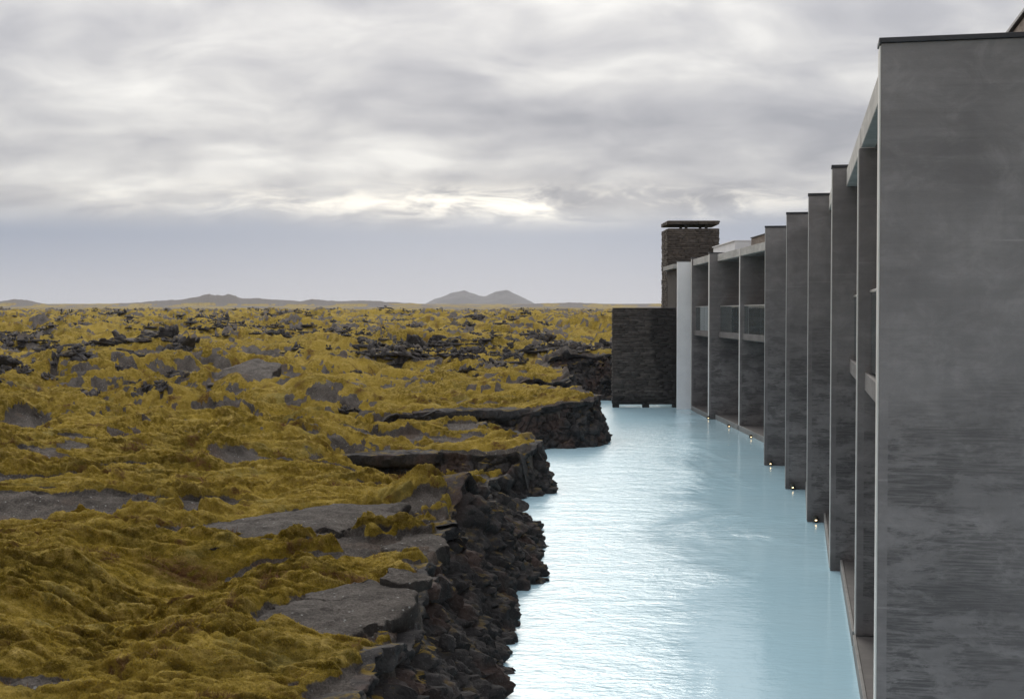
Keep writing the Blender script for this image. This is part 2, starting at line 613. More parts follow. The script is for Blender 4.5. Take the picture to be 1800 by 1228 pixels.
def make_brick(name, lo, hi, wetx=None):
    m, nt = new_mat(name)
    T = NT(nt)
    p = T.pos()
    cell = T.attr('tone')
    n = T.noise(p, 8, 5, 0.65)
    c = T.mix(cell, lo, hi)
    c = T.mix(T.rng(n, 0.4, 0.65), T.mix(0.4, c, (0.02, 0.017, 0.015)), c)
    rough = 0.85
    if wetx is not None:
        # damp stain: everything on one side of a ragged line that runs down the wall
        sp = T.n('ShaderNodeSeparateXYZ')
        nt.links.new(T.n('ShaderNodeNewGeometry').outputs['Position'], sp.inputs[0])
        x, z = sp.outputs[0], sp.outputs[2]
        ln = T.m('ADD', x, T.m('MULTIPLY', T.m('SUBTRACT', z, 4.3), 0.16))
        ln = T.m('ADD', ln, T.m('MULTIPLY', T.m('SUBTRACT', T.noise(T.pos((1, 1, 2.2)), 1.6, 4, 0.6), 0.5), 1.1))
        wet = T.rng(ln, wetx - 0.12, wetx + 0.14)
        foot = T.rng(T.m('ADD', z, T.m('MULTIPLY', n, 0.5)), 1.0, 0.55)
        wet = T.m('MAXIMUM', wet, foot)
        c = T.mix(T.m('MULTIPLY', wet, 0.72), c, (0.012, 0.010, 0.010))
        rough = T.rng(wet, 0, 1, 0.85, 0.5)
    T.out(c, rough, T.bump(T.noise(p, 45, 4, 0.7), 0.5, 0.01), spec=0.25)
    return m


def make_wood():
    m, nt = new_mat('weathered_larch_boards')
    T = NT(nt)
    p = T.pos()
    oi = T.n('ShaderNodeObjectInfo')
    g = T.noise(T.pos((14, 2.0, 14)), 1.0, 5, 0.6, 0.4)
    c = T.mix(oi.outputs['Random'], (0.20, 0.165, 0.135), (0.34, 0.285, 0.24))
    c = T.mix(T.rng(g, 0.4, 0.7), c, (0.15, 0.115, 0.095))
    T.out(c, 0.85, T.bump(g, 0.3, 0.006), spec=0.2)
    return m


def make_lamp_mat():
    m, nt = new_mat('warm_lamp_lens')
    T = NT(nt)
    T.out((0.9, 0.8, 0.6), 0.4, emit=(1.0, 0.72, 0.38), estr=3.5)
    return m


GROUND_M = make_ground_mat()
CLIFF_M = make_cliff_mat()
CRAG_M = make_cliff_mat('grey_crag_rock', 0.12, 1.7)
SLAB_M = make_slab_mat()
FIN_M = make_concrete('dark_board_concrete', (0.158, 0.146, 0.145), (0.232, 0.215, 0.212), 0.85, fin=True)
EDGE_M = make_concrete('pale_cast_concrete', (0.25, 0.245, 0.235), (0.36, 0.35, 0.335), 0.3)
FLOOR_M = make_concrete('terrace_concrete', (0.12, 0.11, 0.105), (0.18, 0.165, 0.16), 0.4)
WHITE_M = make_plain('white_render', (0.8, 0.8, 0.81), 0.7, var=0.05, scale=1.5)
COPING_M = make_plain('dark_zinc_coping', (0.045, 0.045, 0.05), 0.45, metal=0.5)
RAIL_M = make_plain('brushed_steel_rail', (0.52, 0.51, 0.48), 0.35, metal=0.8, var=0.05)
FRAME_M = make_plain('anodised_window_frame', (0.05, 0.05, 0.05), 0.4, metal=0.5)
TRIM_M = make_plain('pale_corner_trim', (0.62, 0.61, 0.58), 0.5, var=0.06)
FASCIA_M = make_concrete('pale_roof_concrete', (0.36, 0.35, 0.335), (0.50, 0.485, 0.465), 0.0)
ROOF_M = make_plain('roof_gravel', (0.13, 0.125, 0.12), 0.95, var=0.3, scale=30)
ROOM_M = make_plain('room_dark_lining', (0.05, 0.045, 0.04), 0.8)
HOUSING_M = make_plain('lamp_housing_bronze', (0.10, 0.09, 0.075), 0.4, metal=0.7)
WATER_M = make_water()
GLASS_M = make_glass()
SATIN_M = make_glass('satin_balustrade_glass', 0.5)
WALLBRICK_M = make_brick('basalt_strip_wall_stone', (0.066, 0.058, 0.053), (0.135, 0.118, 0.108), wetx=5.85)
TOWERBRICK_M = make_brick('basalt_strip_tower_stone', (0.07, 0.058, 0.050), (0.135, 0.112, 0.096))
WOOD_M = make_wood()
LAMP_M = make_lamp_mat()

# ================================================================== lay of the land
# waterline of the lagoon, camera end first (x right, y away), water level z = 0
SHORE = [(-0.9, -6), (-0.6, 4), (-0.35, 9), (-0.2, 12), (-0.14, 14.1), (-0.22, 15.05), (-0.14, 15.8), (-0.27, 16.8),
         (-0.02, 17.2), (-0.13, 18.1), (-0.02, 19.4), (0.42, 20.6), (0.34, 21.4), (0.52, 22.7), (0.46, 24.0),
         (0.22, 26.0), (0.0, 28.0), (0.2, 29.7), (0.72, 30.3), (0.95, 31.1), (0.85, 32.2), (0.1, 34.0), (-0.5, 36.5),
         (-0.3, 39.2), (0.7, 40.4), (2.4, 40.8), (2.98, 42.2), (3.0, 44.6), (2.4, 48.5), (1.7, 51.5), (2.4, 53.6),
         (2.95, 55.0), (2.7, 58.5), (2.75, 61.5), (2.9, 62.9), (4.7, 62.9), (8.0, 63.4), (12, 64.2), (19, 66)]
LAGOON = SHORE + [(19, -6)]
SCARPS = [  # edge lines of older crust inland (high side away from the camera), height of the drop in front
    ([(0.45, 29.75), (-0.7, 30.0), (-1.9, 29.95), (-3.1, 29.8), (-4.3, 29.2)], 0.58),
    ([(0.9, 40.35), (-0.5, 40.1), (-2.0, 39.5), (-3.6, 38.5), (-4.9, 37.9)], 0.55),
    ([(2.4, 53.7), (1.0, 53.0), (-0.6, 52.6), (-2.2, 52.8)], 0.45),
]
# bare lava crust in the moss: x, y, half length, half width, turn in degrees
BARE = [(-6.4, 18.0, 1.9, 1.15, 38), (-7.3, 17.0, 1.1, 0.7, 20), (-2.75, 17.6, 1.9, 0.95, 42), (-1.55, 12.6, 0.75, 1.1, -20),
        (-4.4, 26.8, 1.8, 1.1, 10), (-3.4, 26.3, 1.0, .5, 0), (-3.6, 32.8, 2.2, 1.1, 0), (-7.9, 21.8, 1.0, 0.4, 8), (-7.6, 20.3, 0.75, 0.3, 5),
        (-7.5, 24.2, 1.0, 0.33, 0), (-9.3, 47.0, 1.3, 1.4, 30), (-2.65, 15.35, 0.65, 0.30, 20), (-1.2, 16.4, 0.5, 0.6, 0),
        (-1.95, 15.5, 0.3, 0.25, 0), (-5.5, 45.5, 0.6, 1.8, 35), (-1.5, 22.2, 1.4, 0.25, -10), (-3.0, 22.6, 0.8, 0.18, -5),
        (-12.5, 33.0, 1.2, 0.5, 10), (-9.0, 31.0, 1.6, 0.4, 5), (-13.5, 28.0, 1.0, .4, 0), (-5.0, 24.0, .5, .2, 0),
        (-0.9, 35.2, 1.0, 0.4, 15), (-2.0, 45.2, 1.5, 0.35, 10), (-7.2, 36.5, 1.5, .4, 20)]


def seg_dist(x, y, poly, closed=False):
    pts = np.array(poly, float)
    n = len(pts)
    best = np.full(x.shape, 1e9)
    sgn = np.zeros(x.shape); along = np.zeros(x.shape); acc = 0.0
    for i in range(n if closed else n - 1):
        a = pts[i]; b = pts[(i + 1) % n]
        d = b - a; L2 = d @ d
        t = np.clip(((x - a[0]) * d[0] + (y - a[1]) * d[1]) / L2, 0, 1)
        ex = x - (a[0] + t * d[0]); ey = y - (a[1] + t * d[1])
        dd = ex * ex + ey * ey
        k = dd < best
        best = np.where(k, dd, best)
        sgn = np.where(k, np.sign(d[0] * ey - d[1] * ex), sgn)
        along = np.where(k, acc + t * math.sqrt(L2), along)
        acc += math.sqrt(L2)
    return np.sqrt(best), sgn, along, acc


def in_poly(x, y, poly):
    pts = np.array(poly, float)
    r = np.zeros(x.shape, bool)
    n = len(pts)
    for i in range(n):
        x0, y0 = pts[i]; x1, y1 = pts[(i + 1) % n]
        if y0 == y1:
            continue
        c = ((y0 > y) != (y1 > y)) & (x < (x1 - x0) * (y - y0) / (y1 - y0) + x0)
        r ^= c
    return r


def shore_wobble(x, y):
    return 0.10 * perlin2(x * 1.1, y * 1.1, 41) + 0.05 * perlin2(x * 3.1, y * 3.1, 42)


def inland(x, y):
    """distance from the waterline, positive on land"""
    d = np.full(x.shape, 60.0)
    k = y < 110
    if k.any():
        dd, _, _, _ = seg_dist(x[k], y[k], LAGOON, True)
        s = np.where(in_poly(x[k], y[k], LAGOON), -dd, dd)
        d[k] = s
    return d


def cliff_run(y):
    """how far the rocky edge leans back from the waterline"""
    return np.interp(y, [0, 14, 17, 20, 23, 26, 28.5, 30, 33, 36, 40, 44, 50, 54, 58, 62, 70], [.9, .85, .85, .95, 1.0, .6, .4, .28, .45, .5, .3, .3, .6, .4, .8, 1.4, 1.6])


def plateau(x, y):
    h = np.interp(y, [0, 9, 15, 24, 29, 33, 41, 46, 55, 65, 80, 110, 160, 260, 450, 800, 1400, 2600, 4200],
                  [1.30, 1.28, 1.2, 1.08, 1.0, 1.0, 1.0, 1.12, 1.35, 1.6, 1.95, 2.45, 3.0, 3.55, 4.0, 4.9, 9.0, 22.0, 30.0])
    d = np.clip(-x - 0.2 * y + 0.5, 0, 30)
    h = h + 0.035 * np.clip(-x - 2, 0, 12) * sstep(60, 20, y)
    return h


HILLS = [(-435, 1900, 95, 60, 7.0), (-430, 1895, 30, 40, 6.0), (-398, 1890, 9, 25, 4.5), (-360, 1900, 60, 40, 4.5), (-690, 1880, 26, 40, 8.0), (-735, 1880, 30, 40, 5.0),
         (-255, 1900, 80, 60, 5.5), (-180, 1900, 70, 50, 3.5), (-280, 1890, 14, 30, 3.0), (-560, 1900, 100, 60, 3.0), (170, 1900, 140, 60, 3.0), (60, 1900, 60, 40, 2.0)]


def terrain(x, y, fine=True):
    """height, moss cover, brown litter, crest of cushions"""
    x = np.asarray(x, float); y = np.asarray(y, float)
    d = inland(x, y)
    h = plateau(x, y)
    far = sstep(45, 85, y)
    mid = sstep(28, 48, y)
    vfar = sstep(500, 1000, y)
    # swells and pressure ridges of the flow
    wx = x + 1.3 * perlin2(x * 0.16, y * 0.16, 3); wy = y + 1.3 * perlin2(x * 0.16 + 9, y * 0.16, 4)
    h = h + (0.14 + 0.12 * mid) * fbm2(wx * 0.24, wy * 0.2, 2, 5)
    rid = 1 - np.abs(fbm2(wx * 0.085, wy * 0.11, 3, 8)) * 2.2
    h = h + mid * (1 - vfar) * 0.62 * np.clip(rid, -0.4, 1) * (0.6 + 0.55 * perlin2(x * 0.03, y * 0.03, 9)) - mid * 0.12
    rid2 = 1 - np.abs(fbm2(x * 0.021, y * 0.03, 3, 18)) * 2.4
    h = h + far * (1 - vfar) * 0.75 * np.clip(rid2, -0.3, 1) - far * 0.25
    # rounded moss domes with sharp clefts between them
    wx2 = x + 1.1 * perlin2(x * 0.35, y * 0.35, 13); wy2 = y + 1.1 * perlin2(x * 0.35 + 4, y * 0.35, 14)
    dome = np.abs(perlin2(wx2 * 0.15, wy2 * 0.21, 15))
    dome2 = np.abs(perlin2(wx2 * 0.33 + 2, wy2 * 0.42, 16))
    hump = sstep(20, 40, y) * (1 - vfar)
    dpat = 0.35 + 0.65 * sstep(-0.25, 0.35, perlin2(x * 0.05 + 1, y * 0.05, 17))
    cleft = np.exp(-(dome / 0.035)**2) * dpat
    h = h + hump * (1.25 * dome**0.75 * dpat + 0.5 * dome2**0.75 - 0.5 - 0.2 * cleft) * sstep(0.5, 5.0, d)
    # hummocks
    hum = np.abs(perlin2(wx * 0.55, wy * 0.55, 12))
    h = h + (0.16 + 0.16 * mid) * (hum - 0.3) * (1 - vfar)
    # named forms close by
    gx, gy = -3.7, 13.0
    gl = np.clip((y - 11.0) / 4.6, 0, 1)
    cx_ = -3.55 + 0.15 * np.sin(y * 1.3)
    h = h - 0.34 * np.exp(-((x - cx_) / 0.75)**2) * sstep(10.0, 12.2, y) * sstep(16.0, 15.0, y)
    h = h + 0.07 * np.exp(-(((x + 5.6) / 1.5)**2 + ((y - 15.8) / 1.2)**2))
    h = h + 0.30 * np.exp(-(((x + 1.25) / 0.62)**2 + ((y - 20.3) / 0.85)**2))
    h = h + 0.16 * np.exp(-(((x + 2.6) / 1.0)**2 + ((y - 20.6) / 0.6)**2))
    h = h + 0.75 * np.exp(-(((x + 6.2) / 1.6)**2 + ((y - 42.0) / 1.8)**2)**1.4) + 0.5 * np.exp(-(((x + 9.0) / 2.0)**2 + ((y - 46.5) / 1.5)**2))
    for (bx, by, rx, ry, bh) in ((-15.2, 47.6, 2.4, 2.0, 0.85), (-12.3, 51.8, 1.9, 1.7, 0.95), (-18.0, 59, 4.5, 1.8, 0.8), (-19.5, 50, 2.0, 1.6, 0.5),
                                 (-10.6, 40.5, 2.0, 1.6, 0.45), (-2.2, 49.5, 2.6, 1.8, 0.45), (-14, 36, 2.2, 1.6, 0.35)):
        h = h + bh * np.exp(-(((x - bx) / rx)**2 + ((y - by) / ry)**2)**1.5)
    h = h - 0.62 * np.exp(-(((x + 2.2) / 1.7)**2 + ((y - 26.9) / 2.2)**2)) - 0.16 * np.exp(-(((x + 6.6) / 1.6)**2 + ((y - 15.6) / 0.9)**2))
    h = h + 0.16 * np.exp(-(((x + 6.3) / 1.8)**2 + ((y - 19.2) / 1.0)**2)) + 0.10 * np.exp(-(((x + 4.3) / 1.8)**2 + ((y - 28.0) / 0.8)**2)) + 0.08 * np.exp(-(((x + 3.6) / 2)**2 + ((y - 34) / 0.9)**2))
    hsum = np.zeros(x.shape)
    for (hx, hy, rx, ry, hh) in HILLS:
        k = vfar > 0
        e = ((x - hx) / rx)**2 + ((y - hy) / ry)**2
        hsum = hsum + np.where(k, hh * np.exp(-e**1.3), 0)
    h = h + hsum * (1 + 0.45 * np.abs(fbm2(x * 0.045, y * 0.02, 4, 78, 0.65))) + vfar * 1.8 * fbm2(x * 0.016, y * 0.016, 5, 77, 0.62)
    # bare crust patches
    bare = np.zeros(x.shape)
    kn = y < 60
    nz = np.zeros(x.shape)
    if kn.any():
        nz[kn] = 0.42 * fbm2(x[kn] * 1.5, y[kn] * 1.3, 4, 55, 0.6)
        for (bx, by, ra, rb, an) in BARE:
            c, s = math.cos(R(an)), math.sin(R(an))
            u = (x[kn] - bx) * c + (y[kn] - by) * s
            v = -(x[kn] - bx) * s + (y[kn] - by) * c
            e = np.sqrt((u / ra)**2 + (v / rb)**2) + nz[kn]
            bare[kn] = np.maximum(bare[kn], sstep(1.12, 0.85, e))
    gen = fbm2(x * 0.42 + 5, y * 0.34, 4, 61, 0.55)
    gen = np.where(y > 600, fbm2(x * 0.02, y * 0.006, 4, 62, 0.6), gen)
    thr = np.interp(y, [0, 20, 40, 70, 120, 300, 900], [0.25, 0.21, 0.21, 0.19, 0.14, 0.06, -0.06])
    bare = np.maximum(bare, sstep(thr, thr + 0.09, gen) * (1 - 0.25 * vfar))
    kk = (y > 18) & (y < 330)
    g2 = np.zeros(x.shape)
    g2[kk] = fbm2(x[kk] * 1.0 + 11, y[kk] * 0.75, 4, 63, 0.6)
    t2 = np.interp(y, [18, 30, 60, 120, 330], [0.42, 0.34, 0.27, 0.22, 0.2])
    bare = np.maximum(bare, np.where(kk, sstep(t2, t2 + 0.08, g2), 0))
    bare = np.maximum(bare, sstep(1.5, 5.0, hsum))
    bare = np.maximum(bare, hump * sstep(0.25, 0.6, cleft + 0.5 * gen))
    # soil and stones along the lip of the shore
    w = cliff_run(y)
    lip = sstep(w + 0.34, w + 0.02, d + 0.75 * fbm2(x * 1.9, y * 1.9, 3, 71))
    bare = np.maximum(bare, lip)
    moss = 1 - bare
    # moss pillows over the crust
    det = sstep(330, 120, y)
    cr = np.zeros(x.shape); sh = np.zeros(x.shape)
    if fine:
        k = y < 330
        xx, yy = x[k], y[k]
        ax = xx + 0.16 * perlin2(xx * 1.7, yy * 1.7, 21) + 0.05 * perlin2(xx * 5.3, yy * 5.3, 22)
        ay = yy + 0.20 * perlin2(xx * 1.4 + 7, yy * 1.4, 23) + 0.05 * perlin2(xx * 5.3, yy * 5.3 + 3, 24)
        # rolls of moss drape across the slope: long sideways, short in depth
        p1 = np.abs(perlin2(ax * 1.15 + 0.4 * ay, ay * 2.5 - 0.3 * ax, 25))
        p2 = np.abs(perlin2(ax * 2.2 + 0.5 * ay, ay * 4.3 - 0.4 * ax, 26))
        p3 = np.abs(perlin2(ax * 5.2 - 0.8 * ay, ay * 9.4 + 0.4 * ax, 27))
        p4 = np.abs(perlin2(ax * 13, ay * 21, 28))
        soft = (0.55 + 0.45 * mid[k])
        pil = 0.24 * p1**0.6 + 0.13 * p2**0.65 + 0.07 * p3**0.7 + 0.024 * p4**0.8
        big = 0.5 + 0.5 * sstep(-0.25, 0.3, perlin2(xx * 0.5, yy * 0.5, 29))
        mk = moss[k]
        rough = 0.075 * np.abs(perlin2(xx * 2.9, yy * 2.9, 30)) + 0.028 * np.abs(perlin2(xx * 10, yy * 10, 31)) + 0.012 * perlin2(xx * 26, yy * 26, 32)
        jag = sstep(32, 70, yy) * (0.35 * np.clip(1 - 2.5 * np.abs(perlin2(xx * 0.9, yy * 0.9, 33)), 0, 1) + 0.25 * np.abs(perlin2(xx * 2.1, yy * 2.1, 34)))
        h[k] = h[k] + mk * (pil * big + 0.045) + (1 - mk) * (rough + jag)
        sh[k] = mk * ((0.26 * p1 + 0.12 * p2 + 0.06 * p3) * big) * sstep(60, 30, yy)
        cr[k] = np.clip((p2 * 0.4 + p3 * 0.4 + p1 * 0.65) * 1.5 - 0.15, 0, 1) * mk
    brown = sstep(0.17, 0.36, fbm2(x * 1.3, y * 1.1, 4, 91, 0.6))
    brown = np.maximum(brown * 0.85, np.exp(-(((x + 3.75) / 0.5)**2 + ((y - 15.1) / 0.3)**2)) )
    # older crust edges
    for ln, drop in SCARPS:
        k = (y > ln[0][1] - 12) & (y < ln[0][1] + 12) & (x < 6) & (x > -14)
        if not k.any():
            continue
        dd, sg, al, tot = seg_dist(x[k], y[k], ln)
        fade = sstep(0.0, 0.25, al / tot) if False else sstep(tot, tot * 0.72, al)
        ends = sstep(tot - 0.02, tot - 0.3, al)
        t = dd * (-sg)             # lines run right to left: the far side is on the right-hand side
        off = np.where(t < 0.45, -drop * np.exp(-(t / 2.3)**2), 0.07 * np.exp(-(t / 2.5)**2) - 0.2 * np.exp(-((t - 0.45) / 0.35)**2)) * fade
        h[k] = h[k] + off
    # dive under the rocky edge at the lagoon
    wob = shore_wobble(x, y)
    dive = sstep(w * 0.85 + 0.12, w * 0.85 - 0.12, d + wob)
    moss = moss * (1 - sstep(0.02, 0.2, dive))
    h = np.where(d < 12, h * (1 - dive) + (-1.3) * dive, h)
    return h, moss, brown, cr, sh * (1 - np.clip(dive * 3, 0, 1))


def height(x, y):
    return terrain(np.atleast_1d(np.asarray(x, float)), np.atleast_1d(np.asarray(y, float)))[0]


def lay_ground():
    def lg(a, b, st):
        return np.exp(np.arange(math.log(a), math.log(b), st))
    ys = np.concatenate([lg(6.2, 8.8, 0.012), lg(8.8, 20, 0.00165), lg(20, 60, 0.0026), lg(60, 420, 0.0052), lg(420, 4300, 0.012)])
    us = np.concatenate([np.arange(-0.62, -0.42, 0.005), np.arange(-0.42, 0.085, 0.00105), np.arange(0.085, 0.62, 0.012)])
    yy, uu = np.meshgrid(ys, us, indexing='ij')
    xx = uu * (yy + 2.0)
    h, moss, brown, cr, lean = terrain(xx.ravel(), yy.ravel())
    # bare rock on steep camera-facing dome sides, which also paints them darker as shade
    H = h.reshape(yy.shape)
    sl = np.zeros_like(H)
    sl[2:-4] = (H[6:] - H[:-6]) / (yy[6:] - yy[:-6])
    sl = (sl + np.roll(sl, 2, 1) + np.roll(sl, -2, 1)) / 3
    nn = fbm2(xx.ravel() * 1.7, yy.ravel() * 1.5, 4, 95, 0.65).reshape(yy.shape)
    st = sstep(0.50, 0.78, sl + 1.0 * nn) * sstep(22, 34, yy) * sstep(500, 250, yy)
    moss = moss * (1 - 0.95 * st.ravel())
    v = np.stack([xx.ravel(), yy.ravel() - lean, h], 1)     # the rolls sag downhill
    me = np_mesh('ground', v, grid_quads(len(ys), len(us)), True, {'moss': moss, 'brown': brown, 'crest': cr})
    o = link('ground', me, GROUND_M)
    return tag(o, 'rolling lava field under thick yellow green moss with bare grey crust', kind='structure')


lay_ground()

# plain ground behind and beside the camera, and out to the horizon on all sides
vv = np.array([[-9000, -3000, -1.45], [9000, -3000, -1.45], [9000, 9000, -1.45], [-9000, 9000, -1.45]], float)
bedrock = link('bedrock', np_mesh('bedrock', vv, np.array([[0, 1, 2, 3]]), False, {'moss': np.ones(4), 'brown': np.zeros(4), 'crest': np.zeros(4)}), GROUND_M)
tag(bedrock, 'flat lava bedrock beneath the moss field', kind='structure')

# lagoon
vv = np.array([[-4.5, -8, 0], [24, -8, 0], [24, 68, 0], [-4.5, 68, 0]], float)
water = link('water', np_mesh('water', vv, np.array([[0, 1, 2, 3]]), False), WATER_M)
tag(water, 'milky pale blue lagoon between lava shore and hotel', kind='structure')


# ------------------------------------------------------------------ rocky edges
def resample(poly, ds):
    p = np.array(poly, float)
    # Chaikin once to soften the corners
    q = [p[0]]
    for a, b in zip(p[:-1], p[1:]):
        q += [a * 0.78 + b * 0.22, a * 0.22 + b * 0.78]
    q.append(p[-1])
    p = np.array(q)
    L = np.concatenate([[0], np.cumsum(np.hypot(*(p[1:] - p[:-1]).T))])
    s = np.arange(0, L[-1], ds)
    return np.stack([np.interp(s, L, p[:, 0]), np.interp(s, L, p[:, 1])], 1), s


def rock_edge(name, poly, ds, rows, side, run, base, label, seed, amp=1.0, ledge=0.22, taper=False):
    """a rocky step swept along a line: crust ledge, recess below it, blocks down to the foot"""
    c, s = resample(poly, ds)
    t = np.gradient(c, axis=0)
    # smooth the tangents so that the sweep does not fold in tight corners
    ker = np.ones(9) / 9
    t = np.stack([np.convolve(np.pad(t[:, i], 4, 'edge'), ker, 'valid') for i in (0, 1)], 1)
    t /= np.linalg.norm(t, axis=1)[:, None] + 1e-9
    nin = np.stack([-t[:, 1], t[:, 0]], 1) * side       # points inland
    w = run(c[:, 1])
    n = len(c)
    inn = c + nin * (w + 0.52)[:, None]
    top = height(inn[:, 0], inn[:, 1])
    ker = np.ones(13) / 13
    top = np.convolve(np.pad(top, 6, 'edge'), ker, 'valid')
    if callable(base):
        bot = base(c)
    else:
        bot = np.full(n, base)
    top = np.maximum(top, bot + 0.15)
    if taper:                                # the step dies away at its inland end
        q = sstep(0.98, 0.74, s / s[-1])
        top = bot + (top - bot) * q - 0.5 * (1 - q)
    led = ledge * (0.75 + 0.5 * perlin2(s * 0.8, s * 0 + seed, 3))
    over = 0.06 + 0.10 * (perlin2(s * 0.6, s * 0 + seed, 4) > 0)
    rec = np.clip(0.12 + 0.2 * perlin2(s * 0.5, s * 0 + seed + .5, 6), 0.02, 0.4)
    V = np.zeros((rows, n, 3)); mossy = np.zeros((rows, n))
    for r in range(rows):
        f = r / (rows - 1)
        if f < 0.14:
            g = f / 0.14
            dd = (w + 0.75) * (1 - g) + (w - over) * g
            zz = top - 0.16 * (1 - g) ** 1.2 - 0.07
        elif f < 0.30:
            g = (f - 0.14) / 0.16
            dd = w - over + 0.05 * g * g
            zz = top - 0.07 - led * g
        elif f < 0.40:
            g = (f - 0.30) / 0.10
            dd = w - over + 0.05 + rec * math.sin(g * math.pi / 2)
            zz = top - led - 0.07 - 0.05 * g
        else:
            g = (f - 0.40) / 0.60
            d0 = w - over + 0.05 + rec
            prof = 1 - (1 - g) ** 1.35
            dd = d0 * (1 - prof) + (-0.12) * prof
            z0 = top - led - 0.12
            zz = z0 * (1 - g) + (bot - 0.25) * g
        V[r, :, 0] = c[:, 0] + nin[:, 0] * dd
        V[r, :, 1] = c[:, 1] + nin[:, 1] * dd
        V[r, :, 2] = zz
        mossy[r] = 1.0 if f < 0.5 else 0.45
    P = V.reshape(-1, 3)
    f1, f2, cid = worley3(P, 3.4, seed)
    g1, g2, cid2 = worley3(P * np.array([1, 1, 1.35]), 7.5, seed + 9)
    blk = (cid - 0.45) * 0.30 + np.clip(f2 - f1, 0, 0.25) * 0.35
    blk2 = (cid2 - 0.5) * 0.10 + np.clip(g2 - g1, 0, 0.25) * 0.14
    rgh = 0.05 * fbm3(P, 6.0, 3, seed + 3)
    rowf = np.repeat(np.arange(rows) / (rows - 1), n)
    wgt = sstep(0.06, 0.2, rowf) * (0.45 + 0.55 * sstep(0.25, 0.45, rowf))
    disp = (blk + blk2 + rgh) * wgt * amp
    no = np.tile(-nin, (rows, 1))
    P[:, 0] += no[:, 0] * disp; P[:, 1] += no[:, 1] * disp
    P[:, 2] += disp * 0.35 * wgt + 0.02 * fbm3(P, 9.0, 2, seed + 8) * (1 - wgt)
    me = np_mesh(name, P, grid_quads(rows, n) if side > 0 else grid_quads(rows, n)[:, ::-1], True, {'mossy': mossy.ravel()})
    me.set_sharp_from_angle(angle=R(50))
    o = link(name, me, CLIFF_M)
    tag(o, label, kind='structure')
    return o


near_shore = [p for p in SHORE if p[1] <= 30.0 and p[1] >= 3]
mid_shore = [p for p in SHORE if 29.0 <= p[1] <= 45]
far_shore = [p for p in SHORE if p[1] >= 44]
rock_edge('shore_cliff', near_shore, 0.022, 84, 1, cliff_run, 0.0, 'dark rubble cliff where the moss field breaks off into the lagoon', 101, 0.95)
rock_edge('peninsula_cliff', mid_shore, 0.03, 70, 1, cliff_run, 0.0, 'low dark lava edge around the two moss topped points', 131, 0.85)
rock_edge('far_bank', far_shore, 0.06, 60, 1, cliff_run, 0.0, 'dark rubble bank at the far end of the lagoon', 171, 1.3)


def scarp_base(c):
    return np.maximum(height(c[:, 0] + 0.0, c[:, 1] - 0.45), 0.0) - 0.02


for i, (ln, drop) in enumerate(SCARPS):
    rock_edge('lava_scarp', ln, 0.03, 56, -1, lambda y: np.full(y.shape, 0.18), scarp_base,
              ['low dark scarp with a cave inland of the nearer moss point', 'long dark scarp inland of the farther moss point',
               'short dark scarp beside the far narrow inlet'][i], 211 + 17 * i, 0.75, ledge=0.2, taper=True)


# ------------------------------------------------------------------ rocks
def icos(sub):
    bm = bmesh.new()
    bmesh.ops.create_icosphere(bm, subdivisions=sub, radius=1.0)
    v = np.array([x.co[:] for x in bm.verts]); f = np.array([[y.index for y in x.verts] for x in bm.faces])
    bm.free()
    return v, f


ICO3 = icos(4); ICO2 = icos(3); ICO1 = icos(2)


def boulder_mesh(name, seed, ico, cuts=9, rough=0.12, mat=None, jag=0.0):
    v, f = ico
    v = v.copy()
    rg = np.random.default_rng(seed)
    v *= rg.uniform(0.75, 1.25, 3)
    for _ in range(cuts):                       # broken faces
        nn = rg.normal(size=3); nn /= np.linalg.norm(nn)
        dcut = rg.uniform(0.30, 0.72)
        s = v @ nn
        v = v - np.outer(np.clip(s - dcut, 0, None), nn) * 1.0
    nn = v / (np.linalg.norm(v, axis=1)[:, None] + 1e-6)
    off = seed * 3.7
    q = v + off
    v = v + nn * (rough * fbm3(q, 3.4, 5, seed, 0.62))[:, None]
    if jag:
        f1, f2, cid = worley3(q, 1.9, seed)
        v = v + nn * (jag * (cid - 0.4) + jag * 0.5 * np.clip(f2 - f1, 0, .4))[:, None]
        v[:, 2] += jag * 0.7 * fbm3(q, 3.1, 2, seed + 5) * (v[:, 2] > 0)
    me = np_mesh(name, v, f, True, {'mossy': np.full(len(v), 1.0)})
    me.set_sharp_from_angle(angle=R(28))
    me.materials.append(mat or CLIFF_M)
    return me


BOULDERS = [boulder_mesh('boulder', 300 + i, ICO3, 15 + i % 5, 0.09) for i in range(12)]


